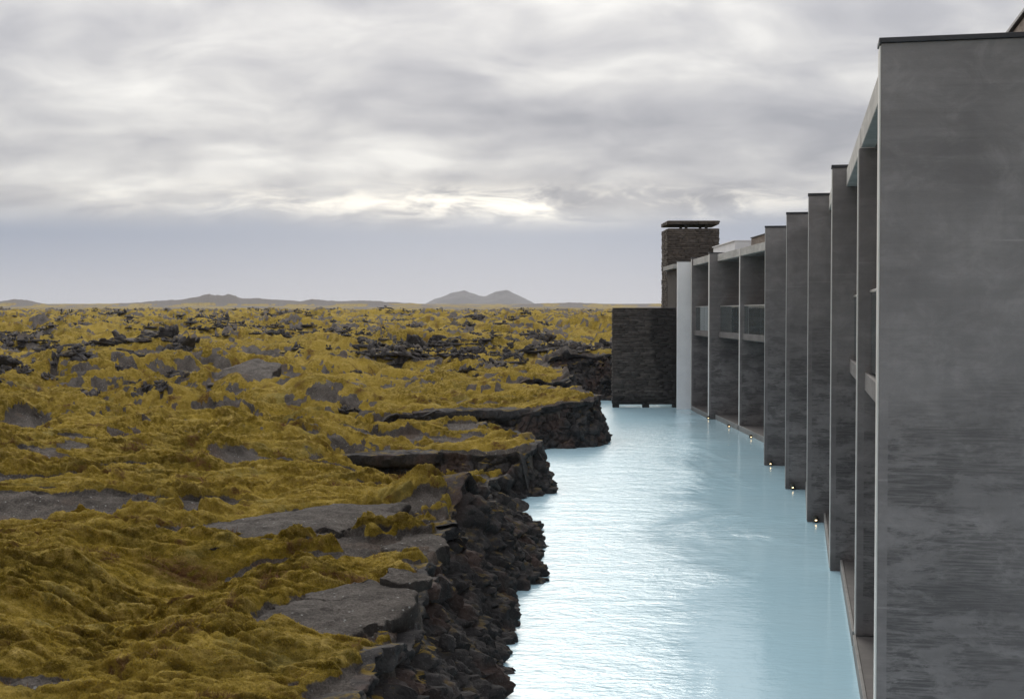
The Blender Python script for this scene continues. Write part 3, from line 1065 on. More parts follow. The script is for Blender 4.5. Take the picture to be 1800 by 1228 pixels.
def crag_mesh(name, seed, n, ico):
    """one outcrop: broken blocks and upright shards grown together into a ragged pile"""
    rg = np.random.default_rng(seed)
    V, Fc, nv = [], [], 0
    for k in range(n):
        v = ico[0].copy()
        for _ in range(6):
            nn = rg.normal(size=3); nn /= np.linalg.norm(nn)
            v = v - np.outer(np.clip(v @ nn - rg.uniform(0.35, 0.75), 0, None), nn) * 0.95
        v = v * (1 + 0.45 * fbm3(v + seed * 1.7 + k * 5.1, 3.6, 3, seed))[:, None]
        sz = rg.uniform(0.08, 0.21)
        v = v * np.array([sz * rg.uniform(.6, 1.9), sz * rg.uniform(.5, 1.1), sz * rg.uniform(.5, 1.9)])
        ax, ay, az = rg.normal() * .5, rg.normal() * .5, rg.uniform(0, 6.28)
        M = np.array((Matrix.Rotation(az, 3, 'Z') @ Matrix.Rotation(ay, 3, 'Y') @ Matrix.Rotation(ax, 3, 'X')))
        v = v @ M.T
        px_, py_ = np.clip(rg.normal() * 0.42, -.8, .8), np.clip(rg.normal() * 0.27, -.5, .5)
        v = v + np.array([px_, py_, max(0.0, 0.42 - 0.35 * math.hypot(px_, py_)) * rg.uniform(0.1, 1.2)])
        if k == 0:                              # the core all the others are stuck to
            v = ico[0] * (1 + 0.3 * fbm3(ico[0] + seed, 2.0, 4, seed))[:, None] * np.array([0.85, 0.5, 0.13])
        V.append(v); Fc.append(ico[1] + nv); nv += len(v)
    v = np.concatenate(V)
    me = np_mesh(name, v, np.concatenate(Fc), False, {'mossy': np.full(nv, 1.0)})
    me.materials.append(CRAG_M)
    return me


CRAGS = [crag_mesh('crag', 400 + i, 30 + i % 9, ICO1) for i in range(12)]


def put_rock(name, me, loc, scale, rot, label, group):
    o = bpy.data.objects.new(name, me)
    COL.objects.link(o)
    o.location = loc; o.scale = scale; o.rotation_euler = rot
    tag(o, label, 'rock', group)
    return o


def boulders_along(poly, side, count, run, smin, smax, label, group, seed, lo=0.0, hi=0.95):
    c, s = resample(poly, 0.05)
    t = np.gradient(c, axis=0)
    ker = np.ones(9) / 9
    t = np.stack([np.convolve(np.pad(t[:, i], 4, 'edge'), ker, 'valid') for i in (0, 1)], 1)
    t /= np.linalg.norm(t, axis=1)[:, None] + 1e-9
    nin = np.stack([-t[:, 1], t[:, 0]], 1) * side
    rg = np.random.default_rng(seed)
    for k in range(count):
        i = int(rg.integers(3, len(c) - 3))
        w = float(run(np.array([c[i, 1]]))[0])
        g = rg.uniform(lo, hi)
        ipt = c[i] + nin[i] * (w + 0.3)
        top = float(height(ipt[0], ipt[1])[0])
        sz = smin + (smax - smin) * rg.random() ** 2.2
        dd = w * (1 - g) - 0.02
        z = (top - 0.12) * (1 - g) ** 1.05
        p = c[i] + nin[i] * dd
        put_rock('lava_boulder', BOULDERS[int(rg.integers(len(BOULDERS)))], (p[0], p[1], max(z, 0.02)),
                 (sz * rg.uniform(.8, 1.3), sz * rg.uniform(.8, 1.2), sz * rg.uniform(.65, 1.1)),
                 (rg.uniform(-.6, .6), rg.uniform(-.6, .6), rg.uniform(0, 6.28)), label, group)


NEAR_VIS = [p for p in SHORE if 8 <= p[1] <= 28.5]
boulders_along(NEAR_VIS, 1, 80, cliff_run, 0.05, 0.21, 'dark lava boulder in the rubble cliff along the near shore', 'boulders of the near shore cliff', 5)
boulders_along(NEAR_VIS, 1, 20, cliff_run, 0.24, 0.36, 'large broken dark lava block lodged in the near shore cliff', 'large blocks of the near shore cliff', 15, 0.05, 0.8)
boulders_along([p for p in SHORE if 29.5 <= p[1] <= 33], 1, 34, cliff_run, 0.08, 0.24, 'dark lava block in the edge of the nearer moss topped point', 'blocks of the nearer point', 6)
boulders_along([p for p in SHORE if 39 <= p[1] <= 45], 1, 48, cliff_run, 0.08, 0.26, 'dark lava block in the edge of the farther moss topped point', 'blocks of the farther point', 7)
boulders_along([p for p in SHORE if 53 <= p[1] <= 67 and p[0] < 9], 1, 45, cliff_run, 0.15, 0.6, 'dark boulder in the bank behind the far end of the lagoon', 'boulders of the far bank', 8)


# craggy outcrops that stick out of the moss farther off
def crag_spots(y0, y1, n, seed):
    rg = np.random.default_rng(seed)
    out = np.zeros((0, 2))
    while len(out) < n:
        y = np.exp(rg.uniform(math.log(y0), math.log(y1), 12000))
        x = rg.uniform(-0.47, 0.075, 12000) * (y + 2)
        c = fbm2(x * 0.09 + 3, y * 0.055, 3, 801, 0.6)
        k = rg.random(12000) < sstep(-0.02, 0.30, c) + 0.03
        x, y = x[k], y[k]
        k = inland(x, y) > 2.2
        out = np.concatenate([out, np.stack([x[k], y[k]], 1)])
    return out[:n]


sp = crag_spots(38, 150, 255, 21)
# the two long dark ridges and the pile behind the narrow inlet
extra = []
rg = np.random.default_rng(9)
for (x0, y0, x1, y1, n, sd_) in ((-23, 60.5, -13.5, 59.5, 30, .7), (-1.5, 75, 6.0, 72, 20, 1.2), (-7.5, 66, -3, 70, 7, .6)):
    for _ in range(n):
        t = rg.random()
        extra.append((x0 + (x1 - x0) * t + rg.normal() * .5, y0 + (y1 - y0) * t + rg.normal() * sd_))
sp = np.concatenate([np.array(extra), sp])[:300]
hz = height(sp[:, 0], sp[:, 1])
for i, ((x, y), z) in enumerate(zip(sp, hz)):
    big = i < len(extra)
    s = (0.72 if big else 0.5) * math.exp(float(np.clip(rg.normal() * 0.4, -.7, .7))) * (0.75 + min(y, 140) / 200)
    put_rock('lava_outcrop', CRAGS[i % len(CRAGS)], (x, y, z - 0.16 * s), (s * rg.uniform(0.9, 2.0), s * rg.uniform(.8, 1.4), s * rg.uniform(.6, 1.15)),
             (rg.normal() * .25, rg.normal() * .25, rg.uniform(0, 6.28)), 'craggy dark lava outcrop standing out of the moss field', 'lava outcrops in the moss field')

sp = crag_spots(60, 900, 8000, 22)
hz = height(sp[:, 0], sp[:, 1])
FARV, FARF = [], []
ICO0 = icos(1)
protos = [crag_mesh('far_crag', 500 + i, 5, ICO0) for i in range(5)]
NF = np.tile(ICO0[1], (5, 1)) + np.repeat(np.arange(5) * len(ICO0[0]), len(ICO0[1]))[:, None]
pv = []
for me in protos:
    a = np.zeros(len(me.vertices) * 3); me.vertices.foreach_get('co', a); pv.append(a.reshape(-1, 3))
nv = 0
for i, ((x, y), z) in enumerate(zip(sp, hz)):
    s = 0.40 * math.exp(float(np.clip(rg.normal() * 0.45, -.8, .8))) * (0.7 + y / 420)
    a = rg.uniform(0, 6.28)
    v = pv[i % 5] * np.array([s * rg.uniform(.7, 1.7), s * rg.uniform(.8, 1.6), s * rg.uniform(.6, 1.25)])
    v = np.stack([v[:, 0] * math.cos(a) - v[:, 1] * math.sin(a) + x, v[:, 0] * math.sin(a) + v[:, 1] * math.cos(a) + y, v[:, 2] + z], 1)
    FARV.append(v); FARF.append(NF + nv); nv += len(v)
fv = np.concatenate(FARV)
fo = link('distant_lava_rubble', np_mesh('distant_lava_rubble', fv, np.concatenate(FARF), False, {'mossy': np.full(len(fv), .6)}), CRAG_M)
tag(fo, 'band of dark jagged lava rubble far out on the plain', 'rubble', kind='stuff')
for me in protos:
    bpy.data.meshes.remove(me)


# ------------------------------------------------------------------ big plates of crust
def slab(name, outline, z, thick, tilt, label, seed, arch=0.0, mat=None):
    p = np.array(outline, float)
    c = p.mean(0)
    NA, NRi = 220, 44
    q = np.concatenate([p, p[:1]])
    L = np.concatenate([[0], np.cumsum(np.hypot(*(q[1:] - q[:-1]).T))])
    s = np.linspace(0, L[-1], NA, endpoint=False)
    o = np.stack([np.interp(s, L, q[:, 0]), np.interp(s, L, q[:, 1])], 1)
    ker = np.ones(11) / 11
    o = np.stack([np.convolve(np.concatenate([o[-5:, i], o[:, i], o[:5, i]]), ker, 'valid') for i in (0, 1)], 1)
    o = o + 0.05 * np.stack([perlin2(o[:, 0] * 3, o[:, 1] * 3, seed), perlin2(o[:, 0] * 3, o[:, 1] * 3, seed + 1)], 1)
    rings = []
    prof = [(r, 0.0) for r in np.linspace(0.01, 0.965, NRi)] + [(0.99, -0.04), (1.0, -0.14), (1.0, -0.4), (0.985, -0.7), (0.93, -0.95), (0.80, -1.05), (0.45, -1.15), (0.02, -1.2)]
    for (r, dz) in prof:
        xy = c + (o - c) * r
        zz = z + thick * dz + tilt[0] * (xy[:, 0] - c[0]) + tilt[1] * (xy[:, 1] - c[1]) + arch * (1 - r * r)
        rings.append(np.column_stack([xy, zz]))
    V = np.array(rings)
    nr = len(prof)
    P = V.reshape(-1, 3)
    rr = np.repeat([a for a, _ in prof], NA)
    sidew = np.repeat([1.0 if b < -0.02 else 0.0 for _, b in prof], NA)
    g1, g2, cid = worley3(P, 4.5, seed)
    P[:, 2] += 0.10 * fbm3(P, 1.4, 5, seed, 0.55) + 0.03 * np.abs(fbm3(P, 7.0, 3, seed + 9, 0.6)) + 0.03 * (cid - .5) * sidew
    crack = np.exp(-((perlin2(P[:, 0] * 0.55 + seed, P[:, 1] * 0.55, seed + 4) + 0.1 * perlin2(P[:, 0] * 3, P[:, 1] * 3, seed + 6)) / 0.012)**2) * (1 - sidew) * sstep(-0.1, 0.1, perlin2(P[:, 0] * 0.8, P[:, 1] * 0.8 + seed, seed + 7))
    P[:, 2] -= 0.05 * crack
    d = (P[:, :2] - c); d /= np.linalg.norm(d, axis=1)[:, None] + 1e-6
    size = min(1.0, float(np.linalg.norm(o - c, axis=1).mean()) / 1.0)
    P[:, :2] += d * size * (rr**6 * (0.16 * (cid - 0.5) + 0.10 * fbm3(P, 3.0, 4, seed + 2)))[:, None]
    i = np.arange(nr * NA).reshape(nr, NA)
    j = np.roll(i, -1, 1)
    quads = np.stack([i[:-1], i[1:], j[1:], j[:-1]], -1).reshape(-1, 4)
    me = np_mesh(name, P, quads, True, {'mossy': np.full(len(P), 0.8)})
    me.set_sharp_from_angle(angle=R(45))
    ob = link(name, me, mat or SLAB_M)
    tag(ob, label, 'rock slab', 'plates of lava crust', 'thing')
    return ob


def hh(x, y):
    return float(height(x, y)[0])


slab('lava_slab', [(-4.15, 16.1), (-3.5, 15.55), (-2.8, 15.9), (-2.1, 16.9), (-1.5, 18.1), (-1.35, 18.8), (-2.2, 18.9), (-3.2, 18.2), (-4.0, 17.2)],
     hh(-2.9, 17.3) + 0.12, 0.36, (0.0, 0.01), 'long arched grey slab of lava crust with a dark undercut hollow', 601, 0.10)
slab('lava_slab', [(-2.2, 11.45), (-1.7, 10.95), (-1.2, 11.7), (-0.95, 12.55), (-0.92, 13.1), (-1.5, 13.4), (-2.0, 12.9), (-2.3, 12.1)],
     hh(-1.6, 12.6) + 0.13, 0.32, (0.02, 0.02), 'cracked grey slab overhanging the near cliff above the lagoon', 602, 0.03)
slab('lava_slab', [(-1.3, 13.25), (-0.98, 13.15), (-0.78, 13.4), (-0.95, 13.65), (-1.25, 13.6)],
     hh(-1.6, 12.6) + 0.24, 0.12, (-0.05, 0.02), 'small round plate lying on the cracked slab at the cliff lip', 603, 0.0)
slab('lava_slab', [(-4.2, 29.4), (-3.2, 29.5), (-2.2, 29.7), (-1.6, 29.85), (-1.6, 30.5), (-2.8, 30.9), (-4.1, 30.5)],
     hh(-2.6, 30.9) - 0.08, 0.26, (0, 0), 'flat crust slab roofing the dark cave in the moss', 604, 0.03, CLIFF_M)
slab('lava_slab', [(-2.9, 39.15), (-1.2, 39.75), (0.2, 40.15), (0.6, 40.6), (0.0, 41.1), (-1.6, 40.9), (-3.0, 40.1)],
     hh(-1.2, 41.0) - 0.12, 0.24, (0, 0), 'long dark ledge of crust along the farther moss point', 605, 0.05, CLIFF_M)
slab('lava_slab', [(-1.55, 15.9), (-1.05, 15.7), (-0.75, 16.3), (-0.9, 17.0), (-1.35, 16.9)],
     hh(-1.3, 16.5) + 0.06, 0.25, (-0.04, 0), 'small grey block of crust at the lip beside the rubble cliff', 606, 0.02)

slab('lava_slab', [(-10.4, 45.6), (-9.2, 45.2), (-8.3, 45.9), (-8.2, 47.6), (-9.2, 48.3), (-10.2, 47.4)],
     hh(-9.3, 46.2) + 0.0, 0.4, (0.05, 0.28), 'steep speckled rock plate leaning in the middle of the moss field', 610, 0.0)
slab('lava_slab', [(-5.6, 45.8), (-4.8, 44.2), (-4.2, 44.0), (-4.4, 45.4), (-5.2, 47.2), (-5.9, 47.2)],
     hh(-5.0, 45.3) + 0.08, 0.5, (-0.18, 0.2), 'narrow dark rock strip running down a moss dome', 611, 0.0)

# ------------------------------------------------------------------ shoots of the moss and dry heather twigs
def blades(name, n, seed, y0, y1, keep, length, width, spread, mat, label, cat, per=1):
    rg = np.random.default_rng(seed)
    y = 1 / rg.uniform(1 / y1, 1 / y0, n)
    x = rg.uniform(-0.42, 0.03, n) * (y + 2)
    h, moss, brown, cr, lean = terrain(x, y)
    k = keep(rg, moss, brown, cr) & (h > 0.3)
    x, y, h, lean = x[k], y[k] - lean[k], h[k], lean[k]
    if per > 1:
        x, y, h = np.repeat(x, per), np.repeat(y, per), np.repeat(h, per)
        x = x + rg.normal(size=len(x)) * 0.02; y = y + rg.normal(size=len(y)) * 0.02
    m = len(x)
    L = length * rg.uniform(0.6, 1.4, m) * (y / 13) ** 0.6
    w = width * (y / 12) ** 0.9
    a = rg.uniform(0, 2 * np.pi, m)
    lx = rg.normal(size=m) * spread; ly = rg.normal(size=m) * spread - 0.25 * spread
    b = np.stack([x, y, h - 0.012], 1)
    d = np.stack([np.cos(a) * w, np.sin(a) * w, np.zeros(m)], 1)
    t = b + np.stack([lx * L, ly * L, L + 0.008], 1)
    V = np.stack([b - d, b + d, t], 1).reshape(-1, 3)
    tone = np.repeat(rg.random(m), 3)
    o = link(name, np_mesh(name, V, np.arange(3 * m).reshape(-1, 3), False, {'tone': tone}), mat)
    return tag(o, label, cat, kind='stuff')


def make_shoot(name, c0, c1, c2):
    m, nt = new_mat(name)
    T = NT(nt)
    p = T.pos()
    c = T.mix(T.attr('tone'), c0, c1)
    c = T.mix(T.m('MULTIPLY', T.rng(T.noise(p, 1.3, 5, 0.6), 0.4, 0.66), 0.7), c, c2)
    T.out(c, 1.0, spec=0.05)
    return m


blades('moss_shoots', 200000, 71, 8.9, 34, lambda rg, mo, br, cr: (mo > 0.6) & (rg.random(len(mo)) < 0.12 + 1.1 * cr) & (br < 0.6), 0.016, 0.0038, 0.9,
       make_shoot('moss_shoot', (0.22, 0.16, 0.013), (0.58, 0.43, 0.10), (0.50, 0.35, 0.04)), 'short golden shoots bristling from the near moss cushions', 'moss')
blades('heather_twigs', 9000, 72, 8.9, 30, lambda rg, mo, br, cr: ((br > 0.45) & (mo > 0.3)) | ((mo > 0.2) & (mo < 0.7) & (rg.random(len(mo)) < 0.35)), 0.06, 0.0035, 0.8,
       make_shoot('heather_twig', (0.09, 0.035, 0.018), (0.24, 0.12, 0.06), (0.30, 0.22, 0.12)), 'reddish dry heather twigs in hollows and along slab edges', 'heather', per=5)

# ------------------------------------------------------------------ far twin hills
def far_hills():
    Y = 4250.0
    prof = [(-330, 0), (-285, 0), (-255, 16), (-215, 30), (-180, 41), (-150, 43), (-130, 37), (-105, 29), (-88, 29), (-60, 37), (-30, 44), (-15, 44), (5, 37), (35, 24), (70, 8), (95, 0), (140, 0)]
    xs = np.linspace(-330, 140, 140)
    hx = np.interp(xs, [p[0] for p in prof], [p[1] for p in prof]) * 1.15
    ker = np.ones(5) / 5
    hx = np.convolve(np.pad(hx, 2, 'edge'), ker, 'valid')
    rows = 34
    V = np.zeros((rows, len(xs), 3))
    for r in range(rows):
        f = r / (rows - 1) * 2 - 1
        k = (1 - abs(f)) ** 0.8
        V[r, :, 0] = xs * (1 + 0.15 * 0)
        V[r, :, 1] = Y + f * 190
        V[r, :, 2] = 26 + hx * k * (1 + 0.10 * perlin2(xs * 0.03, np.full(xs.shape, f * 4), 5)) + 1.2 * perlin2(xs * 0.09, np.full(xs.shape, f * 9), 6) * (k > 0)
    me = np_mesh('hills', V.reshape(-1, 3), grid_quads(rows, len(xs)), True, {'moss': np.full(rows * len(xs), 0.2), 'brown': np.zeros(rows * len(xs)), 'crest': np.zeros(rows * len(xs))})
    m = make_plain('bare_hill_slope', (0.075, 0.064, 0.06), 0.95, var=0.25, scale=0.02)
    o = link('hills', me, m)
    tag(o, 'pair of low bare volcanic hills on the horizon', kind='structure')


far_hills()


# ================================================================== the hotel
def box_mesh(name, o, ex, ey, xr, yr, zr, bevel=0.012):
    bm = bmesh.new()
    vs = []
    for z in zr:
        for (a, b) in ((xr[0], yr[0]), (xr[1], yr[0]), (xr[1], yr[1]), (xr[0], yr[1])):
            vs.append(bm.verts.new((o[0] + ex[0] * a + ey[0] * b, o[1] + ex[1] * a + ey[1] * b, z)))
    bm.faces.new(vs[3::-1]); bm.faces.new(vs[4:])
    for i in range(4):
        j = (i + 1) % 4
        bm.faces.new((vs[i], vs[j], vs[4 + j], vs[4 + i]))
    bmesh.ops.recalc_face_normals(bm, faces=bm.faces[:])
    if bevel:
        bmesh.ops.bevel(bm, geom=bm.edges[:], offset=bevel, segments=2, profile=0.6, affect='EDGES')
    me = bpy.data.meshes.new(name)
    bm.to_mesh(me); bm.free()
    return me


class Frame:
    """a local frame on the ground plan: x into the building, y along its front away from the camera"""
    def __init__(s, o, ang):
        s.o = o; a = R(ang)
        s.ex = (math.cos(a), -math.sin(a)); s.ey = (math.sin(a), math.cos(a))

    def box(s, name, mat, parent, xr, yr, zr, bevel=0.012):
        return link(name, box_mesh(name, s.o, s.ex, s.ey, xr, yr, zr, bevel), mat, parent)

    def at(s, x, y):
        return (s.o[0] + s.ex[0] * x + s.ey[0] * y, s.o[1] + s.ex[1] * x + s.ey[1] * y)

    def local_y(s, p):
        return (p[0] - s.o[0]) * s.ey[0] + (p[1] - s.o[1]) * s.ey[1]


TOP = 6.36; DEPTH = 7.5; TF = 0.26       # roof level, depth of the wing, thickness of a fin


def fin(F, wing, y0, z0=-0.9, x0=0.0, zt=TOP + 0.03, th=TF, cope=True):
    f = F.box('fin_wall', FIN_M, wing, (x0, DEPTH), (y0, y0 + th), (z0, zt), 0.010)
    if cope:
        F.box('coping', COPING_M, f, (x0 - 0.02, DEPTH), (y0 - 0.02, y0 + th + 0.02), (zt + 0.002, zt + 0.045), 0.006)
    a = f.data.attributes.new('lx', 'FLOAT', 'POINT')
    for i, v in enumerate(f.data.vertices):
        a.data[i].value = (v.co.x - F.o[0]) * F.ex[0] + (v.co.y - F.o[1]) * F.ex[1] - x0
    # pale arris strip along the water side of the fin
    F.box('edge_strip', TRIM_M, f, (x0 - 0.012, x0 - 0.001), (y0 + 0.015, y0 + th - 0.006), (max(z0, 0.05), zt - 0.02), 0.0)
    return f


def bay(F, wing, y0, y1, upstand=True, front=0.05):
    """one room wide: roof edge, balcony with glass, terrace, glazing"""
    r = F.box('roof_slab', FASCIA_M, wing, (front, DEPTH), (y0, y1), (TOP - 0.27, TOP), 0.012)
    F.box('soffit', FLOOR_M, r, (front + 0.16, 2.4), (y0 + 0.003, y1 - 0.003), (TOP - 0.30, TOP - 0.272), 0.0)
    F.box('roof_gravel', ROOF_M, r, (front + 0.2, DEPTH - 0.1), (y0 + 0.01, y1 - 0.01), (TOP + 0.002, TOP + 0.03), 0.0)
    b = F.box('balcony_slab', FLOOR_M, wing, (front + 0.10, 2.4), (y0, y1), (3.15, 3.36), 0.012)
    F.box('edge_beam', FLOOR_M, b, (front + 0.06, front + 0.098), (y0 + 0.002, y1 - 0.002), (3.17, 3.38), 0.006)
    n = max(1, round((y1 - y0) / 2.4))
    L = (y1 - y0) / n
    for k in range(n):
        g = F.box('glass_pane', SATIN_M, wing, (front + 0.13, front + 0.148), (y0 + k * L + 0.02, y0 + (k + 1) * L - 0.02), (3.365, 4.34), 0.0)
        F.box('top_rail', RAIL_M, g, (front + 0.112, front + 0.166), (y0 + k * L + 0.005, y0 + (k + 1) * L - 0.005), (4.342, 4.375), 0.006)
    t = F.box('terrace_slab', FLOOR_M, wing, (front - 0.02, 2.4), (y0, y1), (-0.5, 0.17), 0.012)
    F.box('terrace_edge', EDGE_M, t, (front - 0.06, front - 0.022), (y0 + 0.002, y1 - 0.002), (-0.3, 0.185), 0.006)
    for (za, zb) in ((0.172, 3.145), (3.362, TOP - 0.302)):
        w = F.box('window_frame', FRAME_M, wing, (2.36, 2.40), (y0 + 0.002, y1 - 0.002), (za, za + 0.07), 0.004)
        F.box('head', FRAME_M, w, (2.36, 2.40), (y0 + 0.002, y1 - 0.002), (zb - 0.07, zb), 0.004)
        for k in range(3):
            yy = y0 + 0.03 + (y1 - y0 - 0.06 - 0.05) * k / 2
            F.box('mullion', FRAME_M, w, (2.362, 2.398), (yy, yy + 0.05), (za + 0.072, zb - 0.072), 0.004)
        for k in range(2):
            ya = y0 + 0.03 + (y1 - y0 - 0.06 - 0.05) * k / 2 + 0.052
            F.box('pane', GLASS_M, w, (2.376, 2.386), (ya, ya + (y1 - y0 - 0.11) / 2 - 0.054), (za + 0.072, zb - 0.072), 0.0)
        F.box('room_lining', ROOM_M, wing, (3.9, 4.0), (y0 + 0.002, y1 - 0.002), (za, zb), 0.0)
    F.box('rear_wall', FIN_M, wing, (DEPTH - 0.3, DEPTH - 0.02), (y0, y1), (-0.9, TOP - 0.275), 0.0)


def upstand(F, wing, y0, y1, x0=1.3, h=0.45, boards=True):
    u = F.box('roof_upstand', WOOD_M if boards else WHITE_M, wing, (x0 + 0.02, DEPTH - 0.8), (y0, y1), (TOP + 0.03, TOP + h - 0.03), 0.0)
    F.box('upstand_cap', COPING_M if boards else WHITE_M, u, (x0 - 0.03, DEPTH - 0.77), (y0 - 0.02, y1 + 0.02), (TOP + h - 0.028, TOP + h + 0.01), 0.006)
    if boards:
        n = max(2, round((y1 - y0) / 1.25))
        L = (y1 - y0) / n
        for k in range(n):
            for j in range(2):
                z0 = TOP + 0.035 + j * (h - 0.07) / 2
                F.box('board', WOOD_M, u, (x0 - 0.004 * random.random(), x0 + 0.018), (y0 + k * L + 0.006, y0 + (k + 1) * L - 0.006), (z0, z0 + (h - 0.07) / 2 - 0.008), 0.003)


ROT = 12.1
P = [(3.14, 11.43), (5.065, 21.18), (5.80, 26.18), (6.375, 31.08), (6.80, 35.95)]
near = empty('hotel_wing', (3.14, 11.43, 0))
tag(near, 'long dark concrete hotel wing of stepped fins rising from the blue water', 'building', 'wings of the lagoon hotel')
Z0 = Matrix.Translation((-3.14, -11.43, 0))
LAMPS = []
for i, p in enumerate(P):
    F = Frame(p, ROT)
    fin(F, near, 0.0)
    if i + 1 < len(P):
        L = F.local_y(P[i + 1]) - 0.002
    else:
        L = 4.9
    if i == 0:
        mid = L / 2
        fin(F, near, mid - 0.09, z0=0.172, x0=0.03, zt=TOP - 0.272, th=0.18, cope=False)
        bay(F, near, TF + 0.002, mid - 0.092)
        bay(F, near, mid + 0.092, L)
    else:
        bay(F, near, TF + 0.002, L)
    upstand(F, near, TF + 0.3 if i else -0.6, L)
    if i >= 2:
        LAMPS.append(F.at(0.16, -0.07))
# end of the nearest fin: the building goes on behind it
F = Frame(P[0], ROT)
F.box('end_wall', FIN_M, near, (2.6, DEPTH - 0.01), (-0.9, -0.002), (-0.9, TOP - 0.4), 0.012)
upF = F

far = empty('hotel_wing', (8.0, 41.0, 0))
tag(far, 'pale edged hotel wing of open balconies beyond the stepped fins', 'building', 'wings of the lagoon hotel')
G = Frame((8.0, 41.0), -0.75)
fin(G, far, 0.0)
bay(G, far, TF + 0.002, 5.65)
fin(G, far, 5.652, z0=0.172, x0=0.03, zt=TOP - 0.272, th=0.16, cope=False)
bay(G, far, 5.814, 10.55)
G2 = Frame((7.62, 51.6), -0.4)
fin(G2, far, 0.0)
bay(G2, far, TF + 0.002, 4.85)
fin(G2, far, 4.852, th=0.2)
upstand(G, far, 0.3, 10.3, h=0.62)
upstand(G2, far, 0.3, 5.6, x0=1.0, h=0.55, boards=False)
LAMPS += [G2.at(-0.05, -0.09), G.at(-0.16, 2.6), G.at(-0.16, 6.7)]


def lower_to(root):
    """keep every part where it was built while its thing's origin sits at the thing's base"""
    mw = Matrix.Translation(root.location).inverted()
    for c in root.children:
        c.matrix_parent_inverse = mw


lower_to(near); lower_to(far)

# white end wall
S = Frame((0, 0), 0)
ww = S.box('white_wall', WHITE_M, None, (7.05, 8.9), (57.0, 57.25), (-0.4, 6.28), 0.012)
tag(ww, 'tall plain white rendered wall between dark stone screen and balconies', 'wall')
S.box('coping', COPING_M, ww, (7.04, 8.9), (56.985, 57.265), (6.282, 6.31), 0.004)


def stone_courses(name, mat, parent, o, xr, yr, zr, course=0.075, faces=('front', 'left'), seed=1):
    """thin basalt strips, each a stone with its own length and projection, joined into one facing"""
    rg = np.random.default_rng(seed)
    V, Fc, tone = [], [], []
    nz = int((zr[1] - zr[0]) / course)
    ch = (zr[1] - zr[0]) / nz

    def stone(x0, x1, y0, y1, z0, z1):
        b = len(V)
        for z in (z0, z1):
            V.extend([(x0, y0, z), (x1, y0, z), (x1, y1, z), (x0, y1, z)])
        for q in ((3, 2, 1, 0), (4, 5, 6, 7), (0, 1, 5, 4), (1, 2, 6, 5), (2, 3, 7, 6), (3, 0, 4, 7)):
            Fc.append([b + k for k in q])
        t = rg.random()
        tone.extend([t] * 8)
    for k in range(nz):
        z0 = zr[0] + k * ch + 0.004; z1 = zr[0] + (k + 1) * ch - 0.004
        for face in faces:
            a0, a1 = xr if face in ('front', 'back') else yr
            a = a0
            while a < a1 - 0.01:
                L = rg.uniform(0.18, 0.75)
                b = min(a + L, a1)
                if a1 - b < 0.12:
                    b = a1
                pr = rg.uniform(0.0, 0.035)
                if face == 'front':
                    stone(a + 0.003, b - 0.003, yr[0] - 0.03 - pr, yr[0] + 0.05, z0, z1)
                elif face == 'back':
                    stone(a + 0.003, b - 0.003, yr[1] - 0.05, yr[1] + 0.03 + pr, z0, z1)
                elif face == 'left':
                    stone(xr[0] - 0.03 - pr, xr[0] + 0.05, a + 0.003, b - 0.003, z0, z1)
                else:
                    stone(xr[1] - 0.05, xr[1] + 0.03 + pr, a + 0.003, b - 0.003, z0, z1)
                a = b
    me = np_mesh(name, np.array(V), np.array(Fc), False, {'tone': np.array(tone)})
    ob = link(name, me, mat, parent)
    ob['kind'] = 'stuff'
    return ob


# dark stone screen standing in the water on short piers
CORE_M = make_plain('dark_mortar_core', (0.03, 0.027, 0.025), 0.9)
sw = empty('stone_screen', (5.74, 58.2, 0))
tag(sw, 'low wide screen wall of dark thin stone courses standing in the lagoon', 'wall')
S.box('wall_core', CORE_M, sw, (4.40, 7.12), (58.0, 58.35), (0.135, 4.29), 0.0)
stone_courses('stone_courses', WALLBRICK_M, sw, None, (4.40, 7.12), (58.0, 58.35), (0.14, 4.27), 0.075, ('front', 'left', 'back'), 3)
S.box('coping', COPING_M, sw, (4.35, 7.13), (57.94, 58.40), (4.292, 4.325), 0.004)
for x in (4.38, 5.68, 6.98):
    S.box('pier', CORE_M, sw, (x, x + 0.28), (57.98, 58.34), (-0.8, 0.132), 0.0)
lower_to(sw)

# stone tower with a floating cap
tw = empty('stone_tower', (8.4, 63.2, 0))
tag(tw, 'tall square tower of brown stone courses with a raised flat cap', 'tower')
S.box('tower_core', CORE_M, tw, (7.24, 9.55), (62.0, 64.4), (-0.5, 8.01), 0.0)
stone_courses('stone_courses', TOWERBRICK_M, tw, None, (7.24, 9.55), (62.0, 64.4), (0.3, 8.0), 0.085, ('front', 'left', 'right', 'back'), 4)
cp = S.box('cap_slab', CORE_M, tw, (7.23, 9.56), (61.99, 64.41), (8.195, 8.37), 0.01)
stone_courses('cap_stones', TOWERBRICK_M, cp, None, (7.23, 9.56), (61.99, 64.41), (8.2, 8.365), 0.075, ('front', 'left', 'right', 'back'), 5)
for (x, y) in ((8.02, 62.1), (8.95, 62.1), (8.02, 64.1), (8.95, 64.1)):
    S.box('cap_support', CORE_M, tw, (x, x + 0.12), (y, y + 0.15), (8.012, 8.193), 0.0)
lower_to(tw)

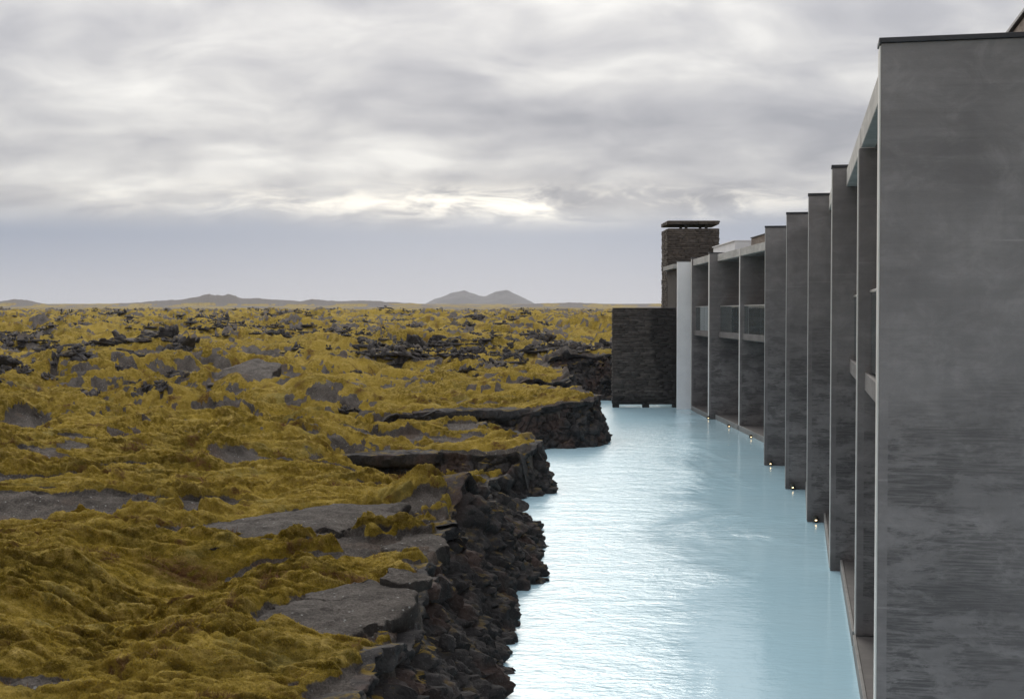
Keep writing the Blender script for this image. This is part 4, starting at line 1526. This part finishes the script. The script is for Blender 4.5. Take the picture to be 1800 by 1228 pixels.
# link roof between the white wall and the tower
lk = empty('link_building', (7.6, 60, 0))
tag(lk, 'small recessed link with pale roof edge between white wall and tower', 'building')
S.box('roof_slab', EDGE_M, lk, (6.98, 9.0), (57.9, 61.9), (6.03, 6.22), 0.01)
S.box('side_wall', TOWERBRICK_M, lk, (7.18, 9.0), (58.6, 61.8), (-0.4, 6.025), 0.0)
lower_to(lk)


# ------------------------------------------------------------------ lamps at the water
def lamp(p, first=[None]):
    x, y = p
    if first[0] is None:
        r = empty('water_lamp', (0, 0, 0))
        bm = bmesh.new()
        bmesh.ops.create_cone(bm, cap_ends=True, segments=20, radius1=0.055, radius2=0.05, depth=0.11)
        me = bpy.data.meshes.new('housing'); bm.to_mesh(me); bm.free()
        h = link('housing', me, HOUSING_M, r)
        h.location = (0, 0, 0.075)
        bm = bmesh.new()
        bmesh.ops.create_uvsphere(bm, u_segments=18, v_segments=10, radius=0.03)
        me = bpy.data.meshes.new('lens'); bm.to_mesh(me); bm.free()
        l = link('lens', me, LAMP_M, r)
        l.location = (0, -0.03, 0.055); l.scale = (1, 0.9, 0.8)
        first[0] = r
        o = r
    else:
        o = first[0].copy(); COL.objects.link(o)
        for c in first[0].children:
            d = c.copy(); COL.objects.link(d); d.parent = o
    o.location = (x, y, 0.0)
    return o


LBL = ['small lit lamp at the foot of the third fin', 'small lit lamp at the foot of the fourth fin', 'small lit lamp at the foot of the fin next to the open balconies',
       'small lit lamp at the foot of the fin nearest the white wall', 'small lit lamp at the terrace edge just past the stepped fins',
       'small lit lamp at the terrace edge in the middle of the balconies']
for i, p in enumerate(LAMPS):
    tag(lamp(p), LBL[i % len(LBL)], 'lamp', 'lamps at the waterline')

# ------------------------------------------------------------------ haze
hb = link('haze', box_mesh('haze', (0, 0), (1, 0), (0, 1), (-3000, 3000), (-400, 5200), (-2.5, 130), 0.0))
hm, nt = new_mat('thin_haze')
pv_ = nt.nodes.new('ShaderNodeVolumePrincipled')
pv_.inputs['Color'].default_value = (0.86, 0.90, 1.0, 1)
pv_.inputs['Density'].default_value = 0.00011
pv_.inputs['Anisotropy'].default_value = 0.2
oo = nt.nodes.new('ShaderNodeOutputMaterial')
nt.links.new(pv_.outputs[0], oo.inputs['Volume'])
hb.data.materials.append(hm)
tag(hb, 'thin pale haze over the distant plain', kind='stuff')
